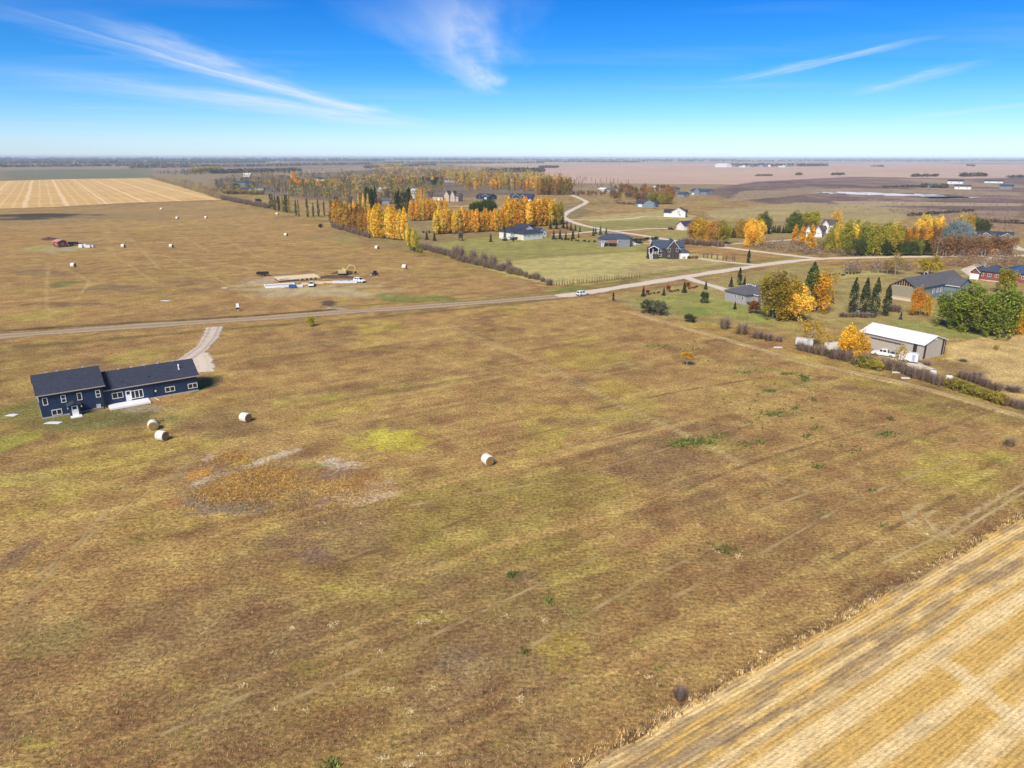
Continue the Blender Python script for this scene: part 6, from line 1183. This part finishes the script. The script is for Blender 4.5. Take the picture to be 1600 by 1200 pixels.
for i, (x_, y_, h_) in enumerate(((1241, 381, 26), (1252, 384, 27), (1265, 395, 38))): T('poplar', x_, y_, h_, ORA, ('left', 'middle', 'right')[i]+' one of three orange poplars before the white houses', 'three orange poplars', 1.5)
row('sparse', (1275, 390), (1300, 392), 7, 20, [(.42, .36, .12), YGR], 'pale thin tree right of the orange poplars', GR)
row('tall', (1296, 395), (1400, 397), 22, 46, [YGR, (.5, .42, .05), (.34, .34, .05), YEL], 'yellow green tree in the big grove along the road', 'big yellow green grove', .9, .4, 3); row('big', (1322, 399), (1462, 399), 17, 24, [(.10, .13, .04), (.07, .10, .035), (.28, .27, .05)], 'dark green tree along the front of the big grove', 'dark front of the big grove', .9); row('tall', (1385, 385), (1478, 384), 14, 30, [RUS, (.56, .30, .04), ORA], 'orange tree in the back of the big grove', 'orange back of the big grove'); row('tall', (1436, 372), (1470, 372), 6, 34, [YEL, (.66, .46, .06)], 'bright yellow tree behind the silver willow', GR); row('tall', (1490, 372), (1520, 371), 5, 34, [(.66, .46, .08), (.2, .24, .05)], 'yellow tree right behind the silver willow', GR)
for x_, y_ in ((1482, 389), (1494, 390), (1505, 388)): T('big', x_, y_, 46 if x_ == 1494 else 40, (.27, .34, .31), 'silver blue willow beside the orange trees', 'silver willow stems', .75)
row('big', (1525, 372), (1538, 372), 2, 27, [(.10, .12, .03)], 'dark green round tree left of the dark slate house', 'round trees at the slate house'); row('sparse', (1462, 400), (1580, 399), 28, 32, [(.34, .19, .09), (.28, .17, .09), RUS], 'russet half bare tree in the belt before the dark slate house', 'russet belt', 1.3, .5, 1.5); row('spruce', (1567, 396), (1578, 396), 3, 17, [SPR], 'dark spruce at the end of the russet belt', 'spruces at the russet belt')
# lone plants of the pastures
T('round', 486, 510, 18, (.50, .42, .04), 'small yellow leaved tree beside the dirt road'); t = T('bare', 1073, 572, 24, (.66, .40, .05), 'young tree with a yellow top alone in the pasture', None, 1.5); T('round', 1075, 560, 11, (.72, .44, .05), 'yellow leaf clump of the young tree top', None, .9) if False else None
for c_ in t.children:
    if c_.name.startswith('crown'): c_.data = PROTO['round'][0][0]; c_.location = (0, 0, .5); c_.scale = (.8, .8, .5)
T('bareshrub', 1577, 697, 18, TAN_, 'pale dry bush in the pasture at the right', None, 1.2); T('bareshrub', 1062, 1094, 30, (.13, .09, .08), 'dark twiggy bush at the edge of the near stubble', None, .9)
# far woods that read as one mass
def far_wood(name, label, strips, seed):
    rng = np.random.default_rng(seed); VV, CC = [], []
    for (x0, y0, x1, y1, n, hm, cols) in strips:
        for i in range(n):
            u = rng.random(); p = G(x0+(x1-x0)*u, y0+(y1-y0)*u+rng.normal(0, .25)); h = rng.uniform(*hm); k = 16; c = np.array(cols[rng.integers(0, len(cols))])*rng.uniform(.8, 1.2)
            P_ = np.array(p)+rng.normal(0, 1, (k, 3))*np.array([h*.32, h*.32, h*.22])+np.array([0, 0, h*.5]); P_[:, 2] = np.clip(P_[:, 2], .3, h); v4, _, c4 = leaves(P_, h*.32, rng, np.repeat(c[None, :], k, 0)*rng.uniform(.7, 1.3, (k, 1))); VV.append(v4); CC.append(np.repeat(np.repeat(c[None, :], k, 0)*rng.uniform(.7, 1.3, (k, 1)), 4, 0))
    VV = np.concatenate(VV); CC = np.concatenate(CC); tag(np_mesh(name, VV, np.arange(len(VV)).reshape(-1, 4), attr_mat('far_foliage'), CC), label, 'woodland', kind='stuff')
D_ = [(.05, .06, .035), (.10, .085, .06), (.14, .10, .07)]; O_ = [(.30, .19, .07), (.22, .16, .08), (.12, .10, .06)]
far_wood('far_wood', 'dark tree belts on the hazy left horizon', [(0, 261, 300, 258.5, 260, (8, 14), D_), (0, 256, 420, 254.5, 520, (10, 20), D_), (200, 263, 470, 259, 240, (8, 14), D_+O_), (0, 252.6, 600, 252, 800, (12, 26), D_), (0, 250.4, 800, 250.2, 900, (16, 36), D_), (330, 271, 470, 267, 200, (8, 12), D_)], 1)
far_wood('far_wood', 'brown and orange tree belts in the hazy middle distance', [(420, 259, 580, 257, 260, (9, 15), O_), (570, 263, 680, 258, 200, (8, 14), O_+D_), (755, 270, 850, 268, 240, (8, 14), D_), (600, 255, 850, 255, 240, (9, 16), D_+O_), (843, 262, 873, 262, 120, (7, 11), D_), (840, 253, 1000, 253.6, 260, (10, 20), D_), (700, 250.6, 1150, 251, 400, (14, 34), D_)], 2)
far_wood('far_wood', 'dark tree belts along the right horizon', [(1135, 260.4, 1292, 259.5, 340, (10, 18), D_), (1000, 252.2, 1620, 252.6, 500, (10, 26), D_), (1220, 250.9, 1640, 251.2, 420, (14, 34), D_), (1425, 276, 1465, 275.6, 60, (4, 8), D_), (1500, 275.8, 1540, 275.4, 70, (5, 11), D_), (1575, 277.4, 1610, 277.4, 40, (4, 7), D_), (1358, 260.3, 1380, 260.3, 30, (6, 10), D_), (1510, 259.6, 1522, 259.6, 20, (8, 12), D_), (1180, 275, 1210, 275, 30, (3, 6), D_), (1240, 273.6, 1252, 273.6, 14, (5, 8), D_), (1300, 273.6, 1320, 273.8, 20, (5, 9), D_), (1440, 292.5, 1480, 293.5, 70, (4, 7), D_), (1380, 293, 1440, 292, 60, (2, 4), D_), (1418, 338, 1520, 330, 90, (1.5, 3), D_), (1500, 345, 1600, 350, 90, (1.5, 3), [(.19, .12, .09), (.14, .1, .07)])], 3)
def wood(name, label, parts, seed, cat='woodland'):
    """many trees or shrubs that read as one mass: shapes 'c' column, 'r' round, 's' spruce, 'b' bare"""
    rng = np.random.default_rng(seed); VV, CC = [], []
    for poly, n, shapes, hm, cols in parts:
        xs = [q[0] for q in poly]; ys = [q[1] for q in poly]; k = 0
        while k < n:
            px = rng.uniform(min(xs), max(xs)); py = rng.uniform(min(ys), max(ys))
            if not inpoly(np.array([px]), np.array([py]), poly)[0]: continue
            k += 1; g = np.array(G(px, py)[:]); h = rng.uniform(*hm); sh = shapes[rng.integers(0, len(shapes))]; m = 46; t = rng.random(m); a = rng.uniform(0, 6.283, m)
            r = {'c': .12*(1-t**2)**.8+.02, 'r': .34*np.sqrt(np.clip(1-(2*t-1)**2, 0, 1))+.03, 's': .22*(1-t)+.01, 'b': .26*np.sqrt(np.clip(1-(2*t-1)**2, 0, 1))+.02, 'd': .55*np.sqrt(np.clip(1-t*t, 0, 1))}[sh]*rng.uniform(.5, 1.1, m)
            P_ = g+np.stack([r*np.cos(a), r*np.sin(a), .04+.96*t], 1)*h; c = np.array(cols[rng.integers(0, len(cols))])*rng.uniform(.8, 1.2); cc = c[None, :]*rng.uniform(.65, 1.35, (m, 1)); v4, _, _c = leaves(P_, h*{'c': .045, 'r': .075, 's': .05, 'b': .05, 'd': .09}[sh], rng, cc); VV.append(v4); CC.append(np.repeat(cc, 4, 0))
    VV = np.concatenate(VV); CC = np.concatenate(CC); tag(np_mesh(name, VV, np.arange(len(VV)).reshape(-1, 4), attr_mat('far_foliage'), np.clip(CC, 0, .95)), label, cat, kind='stuff')
GO = [(.52, .34, .06), (.44, .30, .07), OLV, (.62, .34, .05), (.30, .2, .1)]
wood('golden_wood', 'golden and olive wood behind the acreage houses', [([(700, 290), (690, 272), (770, 266), (890, 283), (893, 300), (800, 296)], 520, 'crc', (12, 19), GO), ([(640, 276), (700, 262), (780, 266), (720, 284)], 260, 'crr', (10, 16), GO+[DGRN, GRN])], 11)
wood('orange_wood', 'hazy orange and brown wood in the middle distance', [([(560, 292), (585, 264), (700, 258), (720, 272), (650, 290)], 760, 'rcb', (9, 15), [ORA, (.5, .3, .07), RUS, OLV, (.18, .14, .1), DGRN, (.28, .19, .1), SPR]), ([(582, 268), (590, 258), (625, 258), (640, 266)], 60, 'r', (12, 18), [ORA, (.55, .3, .06)])], 12)
wood('bare_wood', 'bare grey brown wood above the poplar plantation', [([(440, 306), (500, 290), (640, 286), (700, 298), (640, 312), (560, 316)], 900, 'bbrsc', (8, 13), [(.17, .13, .09), (.22, .15, .08), DGRN, (.36, .21, .07), GRN, (.5, .3, .06), OLV]), ([(505, 296), (530, 280), (660, 276), (640, 290)], 300, 'rbs', (7, 12), [RUS, (.2, .14, .09), DGRN, OLV, ORA, SPR])], 13)
wood('mixed_wood', 'mixed evergreen and autumn wood at the far left acreages', [([(340, 300), (335, 284), (420, 268), (540, 266), (590, 280), (500, 290), (420, 300)], 860, 'rrsbc', (7, 12), [RUS, (.2, .14, .09), DGRN, OLV, (.5, .33, .07), SPR, SPR, (.17, .13, .1)]), ([(300, 275), (232, 272.4), (300, 268), (470, 266), (470, 271)], 240, 'ss', (9, 14), [SPR, DGRN]), ([(300, 267), (345, 266), (345, 269), (305, 270)], 40, 'r', (14, 18), [OLV, (.5, .33, .07)])], 14)
wood('field_hedge', 'brown autumn hedge running beside the far golden field', [([(228, 276), (236, 275.6), (348, 309), (346, 312.5)], 260, 'dd', (2.5, 5), [PURB, BRN, OLV, (.36, .25, .07), GBRN]), ([(260, 280), (300, 285), (352, 302), (346, 308)], 110, 'dr', (3, 6), [(.42, .3, .07), OLV, GRN, RUS, BRN])], 15, 'hedge')
wood('roadside_brush', 'grey and russet brush along the gravel road', [([(1316, 428), (1330, 418), (1425, 416), (1420, 427)], 130, 'db', (2, 4), [PURB, GBRN, BRN, (.3, .22, .16)]), ([(1470, 417), (1465, 408), (1610, 407), (1610, 418)], 170, 'db', (2, 3.6), [PURB, (.3, .18, .1), BRN]), ([(1166, 388), (1200, 380), (1330, 388), (1335, 401), (1260, 399)], 300, 'db', (2, 4), [(.25, .17, .14), GBRN, BRN, (.32, .2, .12)]), ([(1460, 403), (1462, 396), (1582, 396), (1580, 403)], 120, 'db', (2.5, 5), [PURB, (.28, .14, .1), (.36, .2, .1)])], 16, 'brush')
wood('marsh_brush', 'low purple brown brush scattered over the far marsh', [([(1110, 310), (1190, 288), (1330, 279), (1600, 280), (1600, 345), (1480, 338), (1330, 330), (1200, 320)], 900, 'd', (.8, 2.2), [(.15, .10, .085), (.2, .13, .1), (.26, .18, .12), (.11, .075, .065)]), ([(1380, 330), (1600, 335), (1600, 372), (1480, 352)], 260, 'd', (.8, 2.0), [(.2, .13, .1), (.26, .17, .12)])], 17, 'brush')
for x_, y_, h_, w_, lb in ((1527, 588, 9, 2.2, 'low pile of cut branches on the ground right of the shop'), (1505, 565, 6, 2.0, 'small dark branch heap behind the shop corner'), (1583, 612, 13, 2.4, 'large grey branch pile at the right frame edge'), (1448, 571, 8, 1.6, 'scrap and twig heap at the shop corner')): T('bareshrub', x_, y_, h_, (.22, .17, .15), lb, None, w_, 'branch_pile')['category'] = 'branch pile'
# weeds, dry tufts, straw litter: nobody could count these
def tufts(name, label, pts, size, cols, seed, blades=7, up=.8):
    rng = np.random.default_rng(seed); n = len(pts); k = blades; pts = np.asarray(pts); a = rng.uniform(0, 6.283, (n, k)); s = size*rng.uniform(.5, 1.5, (n, 1)); off = rng.normal(0, .5, (n, k, 2))*s[..., None]
    bx = pts[:, None, 0]+off[..., 0]; by = pts[:, None, 1]+off[..., 1]; w = s*.22; h = s*up*rng.uniform(.5, 1.3, (n, k)); tx = bx+np.cos(a)*s*.6; ty = by+np.sin(a)*s*.6; z = np.zeros((n, k))+.01
    V3 = np.stack([np.stack([bx-np.sin(a)*w, by+np.cos(a)*w, z], -1), np.stack([bx+np.sin(a)*w, by-np.cos(a)*w, z], -1), np.stack([tx, ty, h], -1)], 2).reshape(-1, 3)
    c = np.array(cols)[rng.integers(0, len(cols), n)]; c = np.repeat(c, k*3, 0)*np.repeat(rng.uniform(.7, 1.35, (n*k, 1)), 3, 0); tag(np_mesh(name, V3, np.arange(len(V3)).reshape(-1, 3), attr_mat('tuft'), np.clip(c, 0, .9)), label, 'ground cover', kind='stuff')
rng = np.random.default_rng(99)
def sc(px, py, rx, ry, n):
    a = rng.normal(0, .45, (n, 2)); return [tuple(G(px+rx*u, py+ry*v)[:2]) for u, v in a]
pts = []
for a_ in ((1082, 690, 40, 7, 160), (1060, 697, 24, 5, 60), (1116, 682, 18, 4, 40), (1255, 591, 9, 6, 60), (1204, 611, 12, 3, 40), (1210, 647, 30, 5, 50), (1232, 584, 16, 4, 40), (1170, 582, 24, 3, 26), (1040, 540, 40, 4, 24), (1385, 679, 16, 5, 30), (1392, 655, 8, 3, 20), (1060, 548, 20, 5, 14), (1090, 545, 14, 3, 14), (1268, 624, 10, 4, 20), (1275, 670, 12, 5, 22), (1260, 682, 12, 5, 16), (1160, 695, 20, 6, 20), (1190, 690, 14, 5, 20), (1243, 638, 6, 3, 14), (1276, 730, 14, 5, 26), (800, 899, 12, 5, 22), (855, 940, 6, 4, 10), (521 + 300, 1020, 8, 4, 8), (518, 1195, 10, 8, 20), (1130, 858, 22, 8, 30), (1380, 822, 6, 3, 10), (1364, 766, 5, 2, 8), (245, 661, 8, 5, 24), (1330, 700, 60, 20, 30), (1200, 640, 160, 50, 120), (1100, 560, 150, 40, 70)): pts += sc(*a_)
tufts('green_weeds', 'low green weeds dotted over the mown pasture', pts, .34, [(.11, .135, .03), (.15, .17, .04), (.08, .095, .03), (.22, .22, .06)], 1)
pts = sc(405, 752, 80, 30, 2600)+sc(350, 778, 80, 22, 700)+sc(545, 768, 75, 28, 900)+sc(365, 716, 50, 12, 600)+sc(440, 770, 190, 60, 1500); tufts('dry_weeds', 'rusty orange dry weeds on the salty patch', pts, .17, [(.52, .31, .07), (.46, .27, .08), (.62, .44, .16), (.32, .2, .09), (.25, .16, .09)], 2, 6, .9)
pts = []
for i in range(1700):
    u = rng.random(); u = u if vnoise(np.array([u*24]), np.array([.5]), 5)[0] > .42 else rng.random(); w = rng.normal(0, .45); p = E0+ED*(-8+u*105)+EN*(-.2+w*.8); pts.append((p.x, p.y))
tufts('edge_grass', 'tall tan grass along the edge of the near stubble', pts, .2, [(.56, .37, .14), (.46, .29, .11), (.26, .17, .09), (.70, .54, .30), (.17, .11, .06)], 3, 7, 1.3)
pts = [tuple(G(rng.uniform(-40, 1640), 520+680*rng.random()**.75)[:2]) for i in range(26000)]; pts = [p for p in pts if (p[0]-E0.x)*EN.x+(p[1]-E0.y)*EN.y < -1.0]
tufts('pasture_grass', 'short dry grass tufts over the mown pasture', pts, .16, [(.34, .235, .085), (.27, .17, .07), (.42, .31, .13), (.27, .215, .06), (.20, .135, .07)], 4, 5, .55)
pts = []
for i in range(40):
    px, py = rng.uniform(250, 1560), rng.uniform(620, 1190); pts += sc(px, py, 5, 2.5, 5)
for px, py in ((520, 975), (665, 970), (605, 1078), (675, 1075), (642, 1112), (640, 1195), (600, 1185), (850, 970), (455, 982), (812, 1092), (1120, 862), (1155, 868)): pts += sc(px, py, 7, 4, 12)
pts = [p for p in pts if (p[0]-E0.x)*EN.x+(p[1]-E0.y)*EN.y < -1.0]; tufts('straw_litter', 'scraps of pale straw lying in the pasture', pts, .26, [(.60, .47, .25), (.50, .37, .18)], 5, 6, .3)
